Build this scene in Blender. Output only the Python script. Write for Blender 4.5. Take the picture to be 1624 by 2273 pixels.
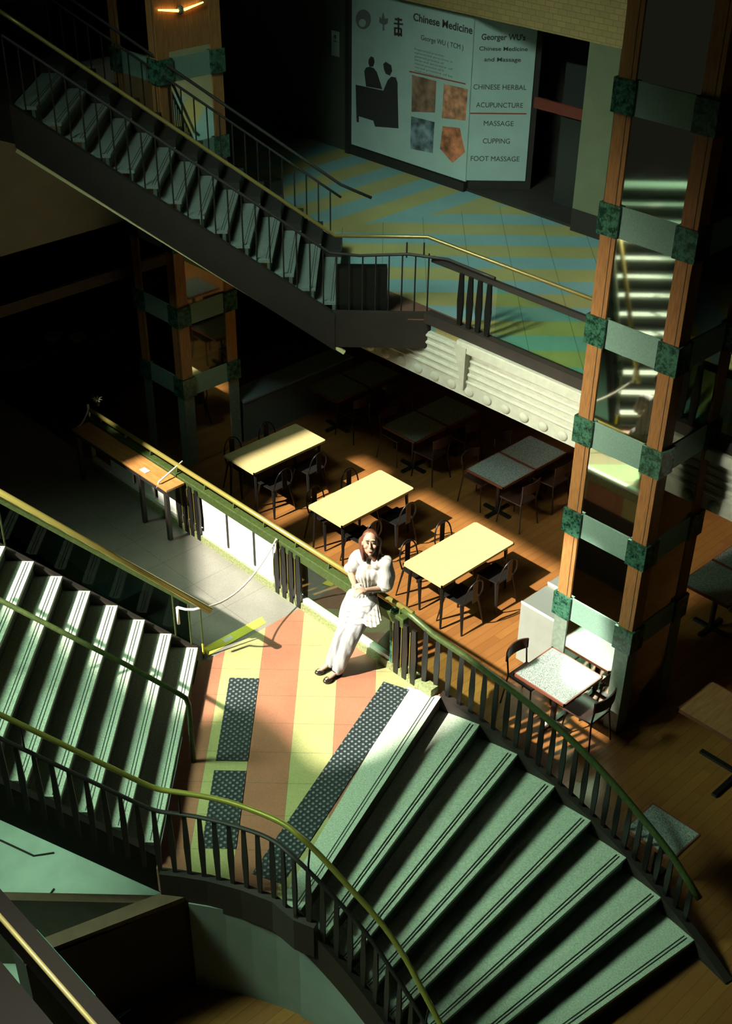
import bpy, bmesh, math, random
from mathutils import Vector, Matrix, noise
from mathutils.geometry import tessellate_polygon
import numpy as np
random.seed(7)
for o in list(bpy.data.objects): bpy.data.objects.remove(o)
S = bpy.context.scene
COL = S.collection
R = math.radians

# ------------------------------------------------------------------ camera, world, sun, skylight, fill lights, exposure
F, YAW, PITCH, ROLL, CZ = 2772.32, -0.79640338, 0.58496684, 0.01245004, 10.3436
def _axes():
    cy, sy, cp, sp = math.cos(YAW), math.sin(YAW), math.cos(PITCH), math.sin(PITCH)
    f = Vector((sy*cp, cy*cp, -sp)); r = Vector((cy, -sy, 0)); u = r.cross(f)
    c, s = math.cos(ROLL), math.sin(ROLL)
    return c*r+s*u, -s*r+c*u, f
AR, AU, AF = _axes()
CP = Vector((0, 0, CZ))
cd = bpy.data.cameras.new('camera'); cam = bpy.data.objects.new('camera', cd); COL.objects.link(cam)
cam.matrix_world = Matrix.Translation(CP) @ Matrix((AR, AU, -AF)).transposed().to_4x4()
cd.sensor_fit = 'HORIZONTAL'; cd.sensor_width = 36.0; cd.lens = 36.0*F/1624; cd.clip_end = 300
S.camera = cam
S.view_settings.view_transform = 'Standard'; S.view_settings.look = 'None'
S.view_settings.gamma = 1; S.view_settings.exposure = 0; S.view_settings.use_curve_mapping = False
w = bpy.data.worlds.new('world'); S.world = w; w.use_nodes = True
w.node_tree.nodes['Background'].inputs[0].default_value = (0.62, 0.60, 0.45, 1)
w.node_tree.nodes['Background'].inputs[1].default_value = 0.018
SUN = Vector((0.22, 0.92, -1.0))
sd = bpy.data.lights.new('sun', 'SUN'); sd.energy = 14.0; sd.angle = R(0.75); sd.color = (1.0, 0.94, 0.80)
so = bpy.data.objects.new('sun', sd); COL.objects.link(so); so.location = (-8, -10, 20)
so.rotation_euler = SUN.to_track_quat('-Z', 'Y').to_euler()
def area(name, loc, tgt, sx, sy, e, col, spread=180):
    a = bpy.data.lights.new(name, 'AREA'); a.shape = 'RECTANGLE'; a.size = sx; a.size_y = sy; a.energy = e; a.color = col; a.spread = R(spread)
    o = bpy.data.objects.new(name, a); COL.objects.link(o); o.location = loc
    o.rotation_euler = (Vector(tgt)-Vector(loc)).to_track_quat('-Z', 'Y').to_euler(); return o
area('skylight_daylight', (-13.5, -2.5, 12.5), (-6.9, 5.2, 1.2), 3.6, 3.6, 150, (0.64, 1.0, 0.68), 35)
area('upper_floor_fill', (-9, 2.5, 13.5), (-11.3, 12.9, 3.8), 3, 3, 88, (0.70, 1.0, 0.82), 38)  # added fill beam that brightens the upper floor and shop front
area('fascia_fill', (-9.5, -3.5, 12), (-7.6, 10.8, 3.3), 2, 2, 68, (1.0, 1.0, 0.80), 19)  # narrow beam added to light the cream fascia
area('corner_rail_fill', (-2.2, .2, 13.6), (-2.2, .93, 7), 1, 1, 4, (1.0, 1.0, 0.75), 14)  # weak unseen lamp added so the gold corner rail shows

def ray(px, py): return AF + AR*((px-812)/F) - AU*((py-1136.5)/F)
def PZ(px, py, z): d = ray(px, py); return CP + d*((z-CZ)/d.z)
def PY(px, py, y): d = ray(px, py); return CP + d*(y/d.y)
def PX(px, py, x): d = ray(px, py); return CP + d*(x/d.x)

# ------------------------------------------------------------------ mesh helpers
class MB:
    def __init__(s): s.v = []; s.f = []
    def add(s, vs, fs):
        n = len(s.v); s.v += [tuple(v) for v in vs]; s.f += [tuple(i+n for i in f) for f in fs]; return s
    def box(s, x0, x1, y0, y1, z0, z1): return s.prism([(x0, y0), (x1, y0), (x1, y1), (x0, y1)], z0, z1)
    def prism(s, poly, z0, z1, z0b=None):
        n = len(poly); a = sum(poly[i][0]*poly[(i+1) % n][1]-poly[(i+1) % n][0]*poly[i][1] for i in range(n))
        if a < 0: poly = poly[::-1]
        vs = [(p[0], p[1], z0) for p in poly]+[(p[0], p[1], z1) for p in poly]
        t = tessellate_polygon([[Vector((p[0], p[1], 0)) for p in poly]])
        fs = []
        for tri in t:
            a3, b3, c3 = [Vector((poly[i][0], poly[i][1], 0)) for i in tri]
            if (b3-a3).cross(c3-a3).z < 0: tri = tri[::-1]
            fs.append(tuple(i+n for i in tri)); fs.append(tuple(tri[::-1]))
        if n == 4: fs = [(4, 5, 6, 7), (3, 2, 1, 0)]
        fs += [(i, (i+1) % n, n+(i+1) % n, n+i) for i in range(n)]
        return s.add(vs, fs)
    def bar(s, a, b, wd, ht, up=(0, 0, 1)):
        a = Vector(a); b = Vector(b); d = (b-a).normalized(); sd_ = d.cross(Vector(up))
        if sd_.length < 1e-4: sd_ = Vector((1, 0, 0))
        sd_.normalize(); u = sd_.cross(d)
        vs = [p+sd_*i*wd/2+u*j*ht/2 for p in (a, b) for i, j in ((-1, -1), (1, -1), (1, 1), (-1, 1))]
        return s.add(vs, [(0, 1, 2, 3), (7, 6, 5, 4), (0, 4, 5, 1), (1, 5, 6, 2), (2, 6, 7, 3), (3, 7, 4, 0)])
    def tube(s, pts, r, n=10, flat=1.0, cap=True):
        pts = [Vector(p) for p in pts]; rs = r if hasattr(r, '__len__') else [r]*len(pts)
        vs = []; prev = None
        for i, p in enumerate(pts):
            d = (pts[min(i+1, len(pts)-1)]-pts[max(i-1, 0)]).normalized()
            if prev is None:
                prev = d.cross(Vector((0, 0, 1)))
                if prev.length < 1e-3: prev = Vector((1, 0, 0))
            u = (prev - d*prev.dot(d)).normalized(); prev = u; v = d.cross(u)
            for k in range(n):
                a = 2*math.pi*k/n; vs.append(p+u*math.cos(a)*rs[i]+v*math.sin(a)*rs[i]*flat)
        m = len(pts)
        fs = [(i*n+k, i*n+(k+1) % n, (i+1)*n+(k+1) % n, (i+1)*n+k) for i in range(m-1) for k in range(n)]
        if cap: fs += [tuple(range(n-1, -1, -1)), tuple((m-1)*n+k for k in range(n))]
        return s.add(vs, fs)
    def ball(s, c, r, sc=(1, 1, 1), rot=None, n=16, m=10):
        c = Vector(c); vs = []; fs = []
        for i in range(m+1):
            th = math.pi*i/m
            for k in range(n):
                ph = 2*math.pi*k/n; p = Vector((math.sin(th)*math.cos(ph)*sc[0], math.sin(th)*math.sin(ph)*sc[1], math.cos(th)*sc[2]))*r
                vs.append(c+(rot@p if rot else p))
        for i in range(m):
            for k in range(n): fs.append((i*n+k, (i+1)*n+k, (i+1)*n+(k+1) % n, i*n+(k+1) % n))
        return s.add(vs, fs)
    def lathe(s, c, prof, n=24):
        c = Vector(c); vs = [(c.x+r_*math.cos(2*math.pi*k/n), c.y+r_*math.sin(2*math.pi*k/n), c.z+z) for r_, z in prof for k in range(n)]
        return s.add(vs, [(i*n+k, i*n+(k+1) % n, (i+1)*n+(k+1) % n, (i+1)*n+k) for i in range(len(prof)-1) for k in range(n)])
    def build(s, name, m, parent=None, smooth=False, bevel=0, rel=None):
        me = bpy.data.meshes.new(name)
        off = rel if rel is not None else Vector((0, 0, 0))
        me.from_pydata([tuple(Vector(v)-off) for v in s.v], [], s.f); me.materials.append(m); me.update()
        bm = bmesh.new(); bm.from_mesh(me); bmesh.ops.remove_doubles(bm, verts=bm.verts, dist=1e-5)
        bmesh.ops.recalc_face_normals(bm, faces=bm.faces); bm.to_mesh(me); bm.free()
        if smooth:
            for p in me.polygons: p.use_smooth = True
        o = bpy.data.objects.new(name, me); COL.objects.link(o)
        if parent: o.parent = parent
        elif rel is not None: o.location = off
        if bevel:
            b = o.modifiers.new('bevel', 'BEVEL'); b.width = bevel; b.segments = 2; b.limit_method = 'ANGLE'
        return o
def tag(o, label, cat, group=None, kind=None):
    o['label'] = label; o['category'] = cat
    if group: o['group'] = group
    if kind: o['kind'] = kind
    return o
def thing(name, label, cat, loc=(0, 0, 0), rz=0, group=None):
    o = bpy.data.objects.new(name, None); COL.objects.link(o); o.location = loc; o.rotation_euler = (0, 0, rz)
    o.empty_display_size = .2
    return tag(o, label, cat, group)
def struct(o): o['kind'] = 'structure'; return o
def dup(root, loc, rz=None, label=None):
    def cp(o, par):
        c = o.copy(); COL.objects.link(c); c.parent = par
        for ch in o.children: cp(ch, c)
        return c
    kids = list(root.children); c = root.copy(); COL.objects.link(c); c.location = loc
    if rz is not None: c.rotation_euler = (0, 0, rz)
    for k in kids: cp(k, c)
    if label: c['label'] = label
    return c

# ------------------------------------------------------------------ materials
def mat(name, col, rough=.6, metal=0, var=0, scale=8, bump=0, spec=None, stretch=None, detail=4):
    m = bpy.data.materials.new(name); m.use_nodes = True; nt = m.node_tree; b = nt.nodes['Principled BSDF']
    b.inputs['Base Color'].default_value = (*col, 1); b.inputs['Roughness'].default_value = rough; b.inputs['Metallic'].default_value = metal
    if spec is not None: b.inputs['Specular IOR Level'].default_value = spec
    if var or bump:
        tc = nt.nodes.new('ShaderNodeTexCoord'); n = nt.nodes.new('ShaderNodeTexNoise'); n.inputs['Scale'].default_value = scale; n.inputs['Detail'].default_value = detail
        if stretch:
            mp = nt.nodes.new('ShaderNodeMapping'); mp.inputs['Scale'].default_value = stretch
            nt.links.new(tc.outputs['Object'], mp.inputs[0]); nt.links.new(mp.outputs[0], n.inputs['Vector'])
        else: nt.links.new(tc.outputs['Object'], n.inputs['Vector'])
        if var:
            r = nt.nodes.new('ShaderNodeValToRGB'); r.color_ramp.elements[0].position = .3; r.color_ramp.elements[1].position = .7
            r.color_ramp.elements[0].color = (*[c*(1-var) for c in col], 1); r.color_ramp.elements[1].color = (*[min(1, c*(1+var)) for c in col], 1)
            nt.links.new(n.outputs['Fac'], r.inputs[0]); nt.links.new(r.outputs[0], b.inputs['Base Color'])
        if bump:
            bp = nt.nodes.new('ShaderNodeBump'); bp.inputs['Strength'].default_value = bump; bp.inputs['Distance'].default_value = .01
            nt.links.new(n.outputs['Fac'], bp.inputs['Height']); nt.links.new(bp.outputs[0], b.inputs['Normal'])
    return m
def N(nt, t, **k):
    n = nt.nodes.new(t)
    for a, v in k.items(): setattr(n, a, v)
    return n
def M(nt, op, a, b=None, c=None):
    n = nt.nodes.new('ShaderNodeMath'); n.operation = op
    for i, v in enumerate((a, b, c)):
        if v is None: continue
        if isinstance(v, (int, float)): n.inputs[i].default_value = v
        else: nt.links.new(v, n.inputs[i])
    return n.outputs[0]
def mix(nt, f, a, b):
    n = nt.nodes.new('ShaderNodeMix'); n.data_type = 'RGBA'
    for i, v in ((0, f), (6, a), (7, b)):
        if isinstance(v, tuple): n.inputs[i].default_value = (*v, 1)
        elif isinstance(v, (int, float)): n.inputs[i].default_value = v
        else: nt.links.new(v, n.inputs[i])
    return n.outputs[2]
def xyz(nt):
    tc = N(nt, 'ShaderNodeTexCoord'); s = N(nt, 'ShaderNodeSeparateXYZ'); nt.links.new(tc.outputs['Object'], s.inputs[0]); return tc.outputs['Object'], s.outputs[0], s.outputs[1], s.outputs[2]
def speck(nt, vec, scale, amt):
    n = N(nt, 'ShaderNodeTexNoise'); n.inputs['Scale'].default_value = scale; n.inputs['Detail'].default_value = 3; nt.links.new(vec, n.inputs['Vector'])
    return M(nt, 'MULTIPLY_ADD', M(nt, 'SUBTRACT', n.outputs['Fac'], .5), amt, 1.0)
def scalec(nt, col, f):
    n = N(nt, 'ShaderNodeVectorMath', operation='SCALE')
    if isinstance(col, tuple): n.inputs[0].default_value = col
    else: nt.links.new(col, n.inputs[0])
    nt.links.new(f, n.inputs['Scale']); return n.outputs[0]
def newmat(name, rough=.5):
    m = bpy.data.materials.new(name); m.use_nodes = True; b = m.node_tree.nodes['Principled BSDF']; b.inputs['Roughness'].default_value = rough
    return m, m.node_tree, b
def joint(nt, v, period, off, wdt):
    f = M(nt, 'FRACT', M(nt, 'DIVIDE', M(nt, 'SUBTRACT', v, off), period)); return M(nt, 'LESS_THAN', f, wdt)

RED = (.30, .125, .075); YEL = (.33, .31, .135); 
def terrazzo_landing():
    m, nt, b = newmat('landing_terrazzo', .42); vec, x, y, z = xyz(nt)
    s = M(nt, 'ADD', x, y); d = M(nt, 'SUBTRACT', x, y)
    k = M(nt, 'FLOOR', M(nt, 'DIVIDE', M(nt, 'ADD', s, 2.333), .5875))
    odd = M(nt, 'ABSOLUTE', M(nt, 'MODULO', k, 2.0))
    c = mix(nt, odd, YEL, RED)
    j = M(nt, 'MAXIMUM', joint(nt, d, .59, -13.355, .012), joint(nt, s, .5875, -2.333, .008))
    c = mix(nt, M(nt, 'MULTIPLY', j, .7), c, (.06, .06, .03))
    grey = M(nt, 'LESS_THAN', x, -8.645)
    gj = M(nt, 'MAXIMUM', joint(nt, x, .6, -8.645, .01), joint(nt, y, .6, 7.4, .01))
    g = mix(nt, gj, (.20, .19, .165), (.11, .10, .09))
    c = mix(nt, grey, c, g)
    c = scalec(nt, scalec(nt, c, speck(nt, vec, 130, .9)), speck(nt, vec, 2.3, .45))
    nt.links.new(c, b.inputs['Base Color']); return m
def terrazzo_upper():
    m, nt, b = newmat('upper_terrazzo', .5); vec, x, y, z = xyz(nt)
    TE = (.19, .33, .34); OL = (.35, .31, .12)
    left = M(nt, 'LESS_THAN', M(nt, 'SUBTRACT', M(nt, 'MULTIPLY', M(nt, 'ADD', x, 12.54), .924), M(nt, 'MULTIPLY', M(nt, 'SUBTRACT', y, 13.42), .383)), 0)
    yx = M(nt, 'SUBTRACT', y, x)
    kr = M(nt, 'ABSOLUTE', M(nt, 'MODULO', M(nt, 'FLOOR', M(nt, 'DIVIDE', M(nt, 'SUBTRACT', yx, 19.53), .603)), 2.0))
    kl = M(nt, 'ABSOLUTE', M(nt, 'MODULO', M(nt, 'FLOOR', M(nt, 'DIVIDE', M(nt, 'ADD', x, 33.25), .4145)), 2.0))
    cr = mix(nt, kr, TE, OL); cl = mix(nt, kl, OL, TE); c = mix(nt, left, cr, cl)
    j = M(nt, 'MULTIPLY', joint(nt, M(nt, 'ADD', x, y), .85, 0, .015), M(nt, 'SUBTRACT', 1.0, left))
    c = mix(nt, M(nt, 'MULTIPLY', j, .7), c, (.05, .06, .03))
    c = scalec(nt, scalec(nt, c, speck(nt, vec, 110, .8)), speck(nt, vec, 1.5, .4))
    nt.links.new(c, b.inputs['Base Color']); return m
def wood_floor():
    m, nt, b = newmat('wood_floor', .38); vec, x, y, z = xyz(nt)
    row = M(nt, 'FLOOR', M(nt, 'DIVIDE', x, .12))
    wn = N(nt, 'ShaderNodeTexWhiteNoise', noise_dimensions='2D'); cb = N(nt, 'ShaderNodeCombineXYZ')
    seg = M(nt, 'FLOOR', M(nt, 'DIVIDE', M(nt, 'ADD', y, M(nt, 'MULTIPLY', row, .37)), 1.1))
    nt.links.new(row, cb.inputs[0]); nt.links.new(seg, cb.inputs[1]); nt.links.new(cb.outputs[0], wn.inputs['Vector'])
    mp = N(nt, 'ShaderNodeMapping'); mp.inputs['Scale'].default_value = (16, 1.6, 1); nt.links.new(vec, mp.inputs[0])
    n = N(nt, 'ShaderNodeTexNoise'); n.inputs['Scale'].default_value = 2.2; n.inputs['Detail'].default_value = 6; nt.links.new(mp.outputs[0], n.inputs['Vector'])
    c = mix(nt, wn.outputs['Value'], (.19, .078, .020), (.29, .13, .032))
    c = mix(nt, M(nt, 'MULTIPLY', n.outputs['Fac'], .8), c, (.17, .065, .018))
    c = mix(nt, M(nt, 'MULTIPLY', joint(nt, x, .12, 0, .05), .6), c, (.04, .018, .01))
    nt.links.new(c, b.inputs['Base Color']); return m
def granite(name, a, bcol, sc=60, rough=.25):
    m, nt, b = newmat(name, rough); vec, x, y, z = xyz(nt)
    v = N(nt, 'ShaderNodeTexNoise'); v.inputs['Scale'].default_value = sc; v.inputs['Detail'].default_value = 5; v.inputs['Roughness'].default_value = .8; nt.links.new(vec, v.inputs['Vector'])
    r = N(nt, 'ShaderNodeValToRGB'); r.color_ramp.elements[0].position = .42; r.color_ramp.elements[1].position = .58
    r.color_ramp.elements[0].color = (*a, 1); r.color_ramp.elements[1].color = (*bcol, 1)
    nt.links.new(v.outputs['Fac'], r.inputs[0]); nt.links.new(r.outputs[0], b.inputs['Base Color']); return m
def wave_fabric(name, col, dark, scale, rough=.8):
    m, nt, b = newmat(name, rough); tc = N(nt, 'ShaderNodeTexCoord'); wv = N(nt, 'ShaderNodeTexWave', bands_direction='X')
    mp = N(nt, 'ShaderNodeMapping'); mp.inputs['Rotation'].default_value = (0, 0, R(45)); nt.links.new(tc.outputs['Object'], mp.inputs[0]); nt.links.new(mp.outputs[0], wv.inputs['Vector'])
    wv.inputs['Scale'].default_value = scale; wv.inputs['Distortion'].default_value = 1.2; wv.inputs['Detail'].default_value = 1
    r = N(nt, 'ShaderNodeValToRGB'); r.color_ramp.elements[0].position = .02; r.color_ramp.elements[1].position = .22
    r.color_ramp.elements[0].color = (*dark, 1); r.color_ramp.elements[1].color = (*col, 1)
    nt.links.new(wv.outputs['Fac'], r.inputs[0]); nt.links.new(r.outputs[0], b.inputs['Base Color']); return m
def brickish(name, a, b2, mortar, sc):
    m, nt, b = newmat(name, .7); tc = N(nt, 'ShaderNodeTexCoord'); mp = N(nt, 'ShaderNodeMapping'); mp.inputs['Rotation'].default_value = (R(90), 0, 0)
    nt.links.new(tc.outputs['Object'], mp.inputs[0]); br = N(nt, 'ShaderNodeTexBrick'); nt.links.new(mp.outputs[0], br.inputs['Vector'])
    br.inputs['Color1'].default_value = (*a, 1); br.inputs['Color2'].default_value = (*b2, 1); br.inputs['Mortar'].default_value = (*mortar, 1); br.inputs['Scale'].default_value = sc
    nt.links.new(br.outputs['Color'], b.inputs['Base Color']); return m

m_land = terrazzo_landing(); m_up = terrazzo_upper(); m_wood = wood_floor()
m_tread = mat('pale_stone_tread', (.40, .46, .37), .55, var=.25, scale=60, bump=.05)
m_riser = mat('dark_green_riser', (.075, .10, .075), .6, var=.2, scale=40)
m_grip = mat('black_grip_strip', (.02, .022, .02), .8)
m_brass = mat('brass_handrail', (.42, .35, .09), .32, .55)
m_green = mat('green_painted_rail', (.052, .078, .020), .45, .25, var=.25, scale=30)
m_black = mat('black_metal', (.012, .011, .010), .35, .3)
m_blackm = mat('black_matt_metal', (.018, .015, .012), .6)
m_dark = mat('dark_brown_paint', (.022, .015, .011), .7, var=.2, scale=5)
m_brown = mat('brown_trim', (.11, .065, .035), .6, var=.2, scale=8)
m_fascia = mat('cream_ribbed_cladding', (.50, .50, .40), .6, var=.08, scale=12)
m_post = mat('orange_wood_post', (.33, .145, .045), .5, var=.28, scale=10, stretch=(6, 6, .6))
m_panel = mat('grey_green_band_panel', (.18, .29, .23), .45, var=.12, scale=60)
m_marble = granite('green_marble', (.006, .028, .018), (.045, .14, .085), 14, .25)
m_stone = mat('grey_green_plinth', (.16, .20, .16), .5, var=.2, scale=20)
m_gran = granite('speckled_granite', (.10, .14, .13), (.34, .38, .35), 75, .22)
m_chair = mat('dark_chair_wood', (.045, .020, .014), .4); m_edge = mat('red_brown_edge', (.16, .05, .03), .4)
m_lam = mat('pale_maple_laminate', (.46, .37, .17), .38, var=.06, scale=4, stretch=(1, 6, 1))
m_lam2 = mat('brown_wood_laminate', (.30, .14, .06), .35, var=.25, scale=5, stretch=(6, 1, 1))
m_desk = mat('orange_brown_counter', (.42, .19, .055), .35, var=.2, scale=5, stretch=(1, 6, 1))
m_white = mat('white_frosted_panel', (.86, .86, .80), .5)
m_whited = mat('white_plastic', (.8, .8, .76), .4)
m_grey = mat('grey_laminate', (.24, .25, .22), .5, var=.06, scale=6)
m_greyd = mat('dark_grey_top', (.13, .15, .13), .5)
m_kerb = mat('green_granite_kerb', (.20, .22, .10), .5, var=.45, scale=45)
m_wall = mat('dark_olive_wall', (.075, .085, .06), .7, var=.15, scale=3)
m_plaster = mat('grey_olive_plaster', (.55, .52, .42), .85, var=.08, scale=3)
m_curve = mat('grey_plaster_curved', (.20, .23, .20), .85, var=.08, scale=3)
m_teal = mat('teal_white_tile', (.42, .55, .46), .5, var=.08, scale=4)
m_poster = mat('pale_poster', (.38, .48, .44), .45, var=.05, scale=3)
m_ink = mat('dark_ink', (.05, .035, .04), .6); m_inkg = mat('grey_ink', (.16, .15, .15), .6); m_inkr = mat('red_ink', (.34, .05, .03), .6)
m_sil = mat('silhouette_ink', (.035, .03, .03), .6)
m_rope = mat('white_rope', (.75, .70, .60), .8)
m_tape = mat('yellow_tape', (.75, .72, .06), .5)
m_skin = mat('skin', (.34, .215, .15), .5, var=.05, scale=20)
m_hair = mat('auburn_hair', (.10, .030, .016), .5, var=.5, scale=40, stretch=(3, 3, .3))
m_lips = mat('lips', (.45, .14, .12), .5); m_eye = mat('eye_white', (.40, .36, .32), .3); m_iris = mat('iris_and_lash', (.03, .02, .015), .4)
m_blouse = wave_fabric('white_pleated_cotton', (.40, .39, .37), (.27, .23, .19), 7)
m_trous = wave_fabric('pale_striped_linen', (.30, .295, .305), (.20, .185, .19), 9)
m_belt = mat('dark_belt', (.03, .03, .02), .4); m_shoe = mat('black_leather', (.02, .012, .010), .25); m_gold = mat('gold', (.8, .6, .25), .25, 1)
m_mirror = mat('dark_mirror', (.72, .74, .66), .04, 1.0)
def glassmat(name, tint, a):
    m, nt, b = newmat(name, .03); out = nt.nodes['Material Output']
    t = N(nt, 'ShaderNodeBsdfTransparent'); t.inputs[0].default_value = (*tint, 1); g = N(nt, 'ShaderNodeBsdfGlossy'); g.inputs['Roughness'].default_value = .03; g.inputs[0].default_value = (.8, .95, .85, 1)
    fr = N(nt, 'ShaderNodeFresnel'); fr.inputs[0].default_value = 1.5; mx = N(nt, 'ShaderNodeMixShader')
    f2 = M(nt, 'MINIMUM', M(nt, 'MULTIPLY_ADD', fr.outputs[0], .8, a), 1.0)
    ge_ = N(nt, 'ShaderNodeNewGeometry'); f2 = M(nt, 'MULTIPLY', f2, M(nt, 'SUBTRACT', 1.0, ge_.outputs['Backfacing']))
    nt.links.new(f2, mx.inputs[0]); nt.links.new(t.outputs[0], mx.inputs[1]); nt.links.new(g.outputs[0], mx.inputs[2]); nt.links.new(mx.outputs[0], out.inputs[0]); return m
m_glass = glassmat('guard_glass', (.78, .92, .80), .06); m_glass3 = glassmat('clear_guard_glass', (.80, .92, .84), -.02); m_glass2 = glassmat('smoky_guard_glass', (.22, .27, .24), -.03)
m_gedge = mat('glass_edge', (.10, .55, .36), .2)
def matgrid():
    m, nt, b = newmat('tactile_mat', .45); vec, x, y, z = xyz(nt)
    v = N(nt, 'ShaderNodeTexVoronoi', voronoi_dimensions='2D'); v.inputs['Scale'].default_value = 20; v.inputs['Randomness'].default_value = .1; nt.links.new(vec, v.inputs['Vector'])
    c = mix(nt, M(nt, 'LESS_THAN', v.outputs['Distance'], .26), (.014, .020, .022), (.13, .16, .16)); nt.links.new(c, b.inputs['Base Color'])
    bp = N(nt, 'ShaderNodeBump'); bp.inputs['Distance'].default_value = .01; bp.invert = True; nt.links.new(v.outputs['Distance'], bp.inputs['Height']); nt.links.new(bp.outputs[0], b.inputs['Normal']); return m
m_mat = matgrid()
def emis(name, col, e):
    m, nt, b = newmat(name); b.inputs['Base Color'].default_value = (*col, 1); b.inputs['Emission Color'].default_value = (*col, 1); b.inputs['Emission Strength'].default_value = e; return m
m_lamp = emis('amber_lamp', (1, .55, .12), 5); m_down = emis('downlight_disc', (.8, 1, .95), 6)

L = 1.48; RS = .185; U = 3.6; FB = 2.755
CC = Vector((-4.25, 1.28, 0))
def th(i): return R(110-3.96*i)
def cp(rad, i, z): return Vector((CC.x+rad*math.cos(th(i)), CC.y+rad*math.sin(th(i)), z))
def sz(i): return L if i <= 0 else max(L-RS*i, 0)

# ------------------------------------------------------------------ structure
struct(MB().box(-24, 6, -3, 20, -.12, 0).build('floor_food_court', m_wood))
NEAR = [(-6.69, 3.97)]+[tuple(cp(3.55-.008*(i+5), i, 0))[:2] for i in (-4.9, -4, -3, -2, -1)]+[tuple(cp(3.5, 0, 0))[:2]]
landing_poly = [(-6.69, 3.97), (-8.702, 5.993), (-16.2, 5.993), (-16.2, 7.52), (-6.55, 7.52), tuple(cp(6.62, 0, 0))[:2]] + NEAR[::-1][:-1]
struct(MB().prism(landing_poly, L-.3, L).build('floor_landing', m_land))
struct(MB().box(-16.2, -6.5, 7.30, 7.50, 0, L-.302).build('wall_landing_back', m_dark))
up_poly = [(3, 10.86), (3, 20), (-26, 20), (-26, -2), (-15.45, -2), (-15.45, 10.86)]
struct(MB().prism(up_poly, FB+.02, U).build('floor_upper', m_up))
struct(MB().prism([(-11.69, 10.86), (-10.83, 10.0), (-9.97, 10.86)], 3.20, U).build('floor_upper_corner', m_up))
# dark borders and fascias of the upper floor
fp = MB()
fp.box(-11.6, 3, 10.80, 10.858, FB, 3.42)
for k in range(5): fp.tube([(-11.5, 10.80, 2.98+.1*k), (3, 10.80, 2.98+.1*k)], .028, 8)
fas = fp.build('trim_1', m_fascia); struct(fas)
b = MB()
for k in range(46): b.ball((-11.3+.302*k, 10.80, FB+.09), .075, (1, .55, .9), n=14, m=8)
b.build('scallop_row', m_fascia, fas, smooth=True)['kind'] = 'stuff'
MB().box(-9.35, 3, 10.68, 10.80, 3.42, 3.56).build('cap_moulding', m_fascia, fas, bevel=.015)
kb = MB(); c0 = PY(1037, 760, 10.8).x
kb.add([(c0-.10, 10.66, 3.50), (c0+.10, 10.66, 3.50), (c0+.015, 10.75, 2.86), (c0-.015, 10.75, 2.86), (c0-.10, 10.80, 3.50), (c0+.10, 10.80, 3.50), (c0+.015, 10.80, 2.86), (c0-.015, 10.80, 2.86)],
       [(0, 1, 2, 3), (7, 6, 5, 4), (0, 4, 5, 1), (1, 5, 6, 2), (2, 6, 7, 3), (3, 7, 4, 0)]).build('keystone', m_fascia, fas)
struct(MB().prism([(-10.86, 9.97), (-9.95, 10.88), (-9.95, 10.78), (-10.79, 9.94)], 3.19, 3.68).prism([(-9.97, 10.74), (3, 10.74), (3, 10.87), (-9.97, 10.87)], 3.56, 3.70).build('trim_2', m_dark))
bz = [PZ(*p, U) for p in ((700, 580), (745, 597), (865, 647), (1045, 722), (1010, 713), (745, 701), (693, 690))]
struct(MB().prism([(p.x, p.y) for p in bz], U-.01, U+.004).build('trim_3', mat('red_brown_border', (.16, .07, .05), .6, var=.3, scale=60)))
struct(MB().box(-15.75, -15.45, -2, 10.86, FB, 5.9).build('wall_left', m_plaster))
struct(MB().box(-15.44, -15.36, -2, 10.8, FB, FB+.17).build('trim_4', m_brown))
struct(MB().box(-24.2, -24, -2, 20, 0, 16).build('wall_far_left', m_wall))
struct(MB().box(-24, 6, 17.6, 17.8, 0, 16).build('wall_back', m_wall))
# shop front at the back of the upper floor
pr = PZ(1165, 402, 3.78); t_ = (PX(0, 0, -1), 0)
d_ = ray(1165, 402); k_ = 27.63/(d_.y-d_.x); PR = CP+d_*k_
struct(MB().box(-24, -15.6, 14.75, 14.95, U, 9.5).build('wall_shop', m_wall))
struct(MB().prism([(-15.6, 14.78), (-12.86, 14.78), (PR.x+.05, PR.y+.08), (PR.x-.15, PR.y+.28), (-13.0, 15.0), (-15.6, 15.0)], U, 6.28).build('wall_shop_window', m_dark))
struct(MB().prism([(-24, 14.60), (-9, 14.60), (-9, 14.98), (-12.9, 14.98), (-24, 14.98)], 6.30, 9.5).build('trim_5', brickish('olive_brick', (.40, .26, .10), (.34, .22, .09), (.26, .17, .07), 3.2)))
struct(MB().box(-15.62, -15.52, 14.66, 14.80, U, 6.30).box(-15.62, -12.88, 14.68, 14.80, U, 3.74).build('trim_6', m_blackm))
struct(MB().box(-10.66, -10.13, 14.6, 15.05, 3.95, 6.30).box(-10.13, -7, 14.7, 14.9, U, 6.3).build('wall_shop_right', mat('grey_green_pier', (.15, .155, .09), .6, var=.1, scale=3)))
struct(MB().box(-12.6, -10.6, 16.3, 16.4, U, 6.3).build('wall_shop_recess', m_dark))
struct(MB().prism([(-12.9, 14.76), (-10.0, 14.70), (-10.0, 16.3), (-12.9, 16.3)], U, U+.04).box(-10.68, -10.1, 14.62, 15.0, U, 3.95).build('trim_9', m_dark))
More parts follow.
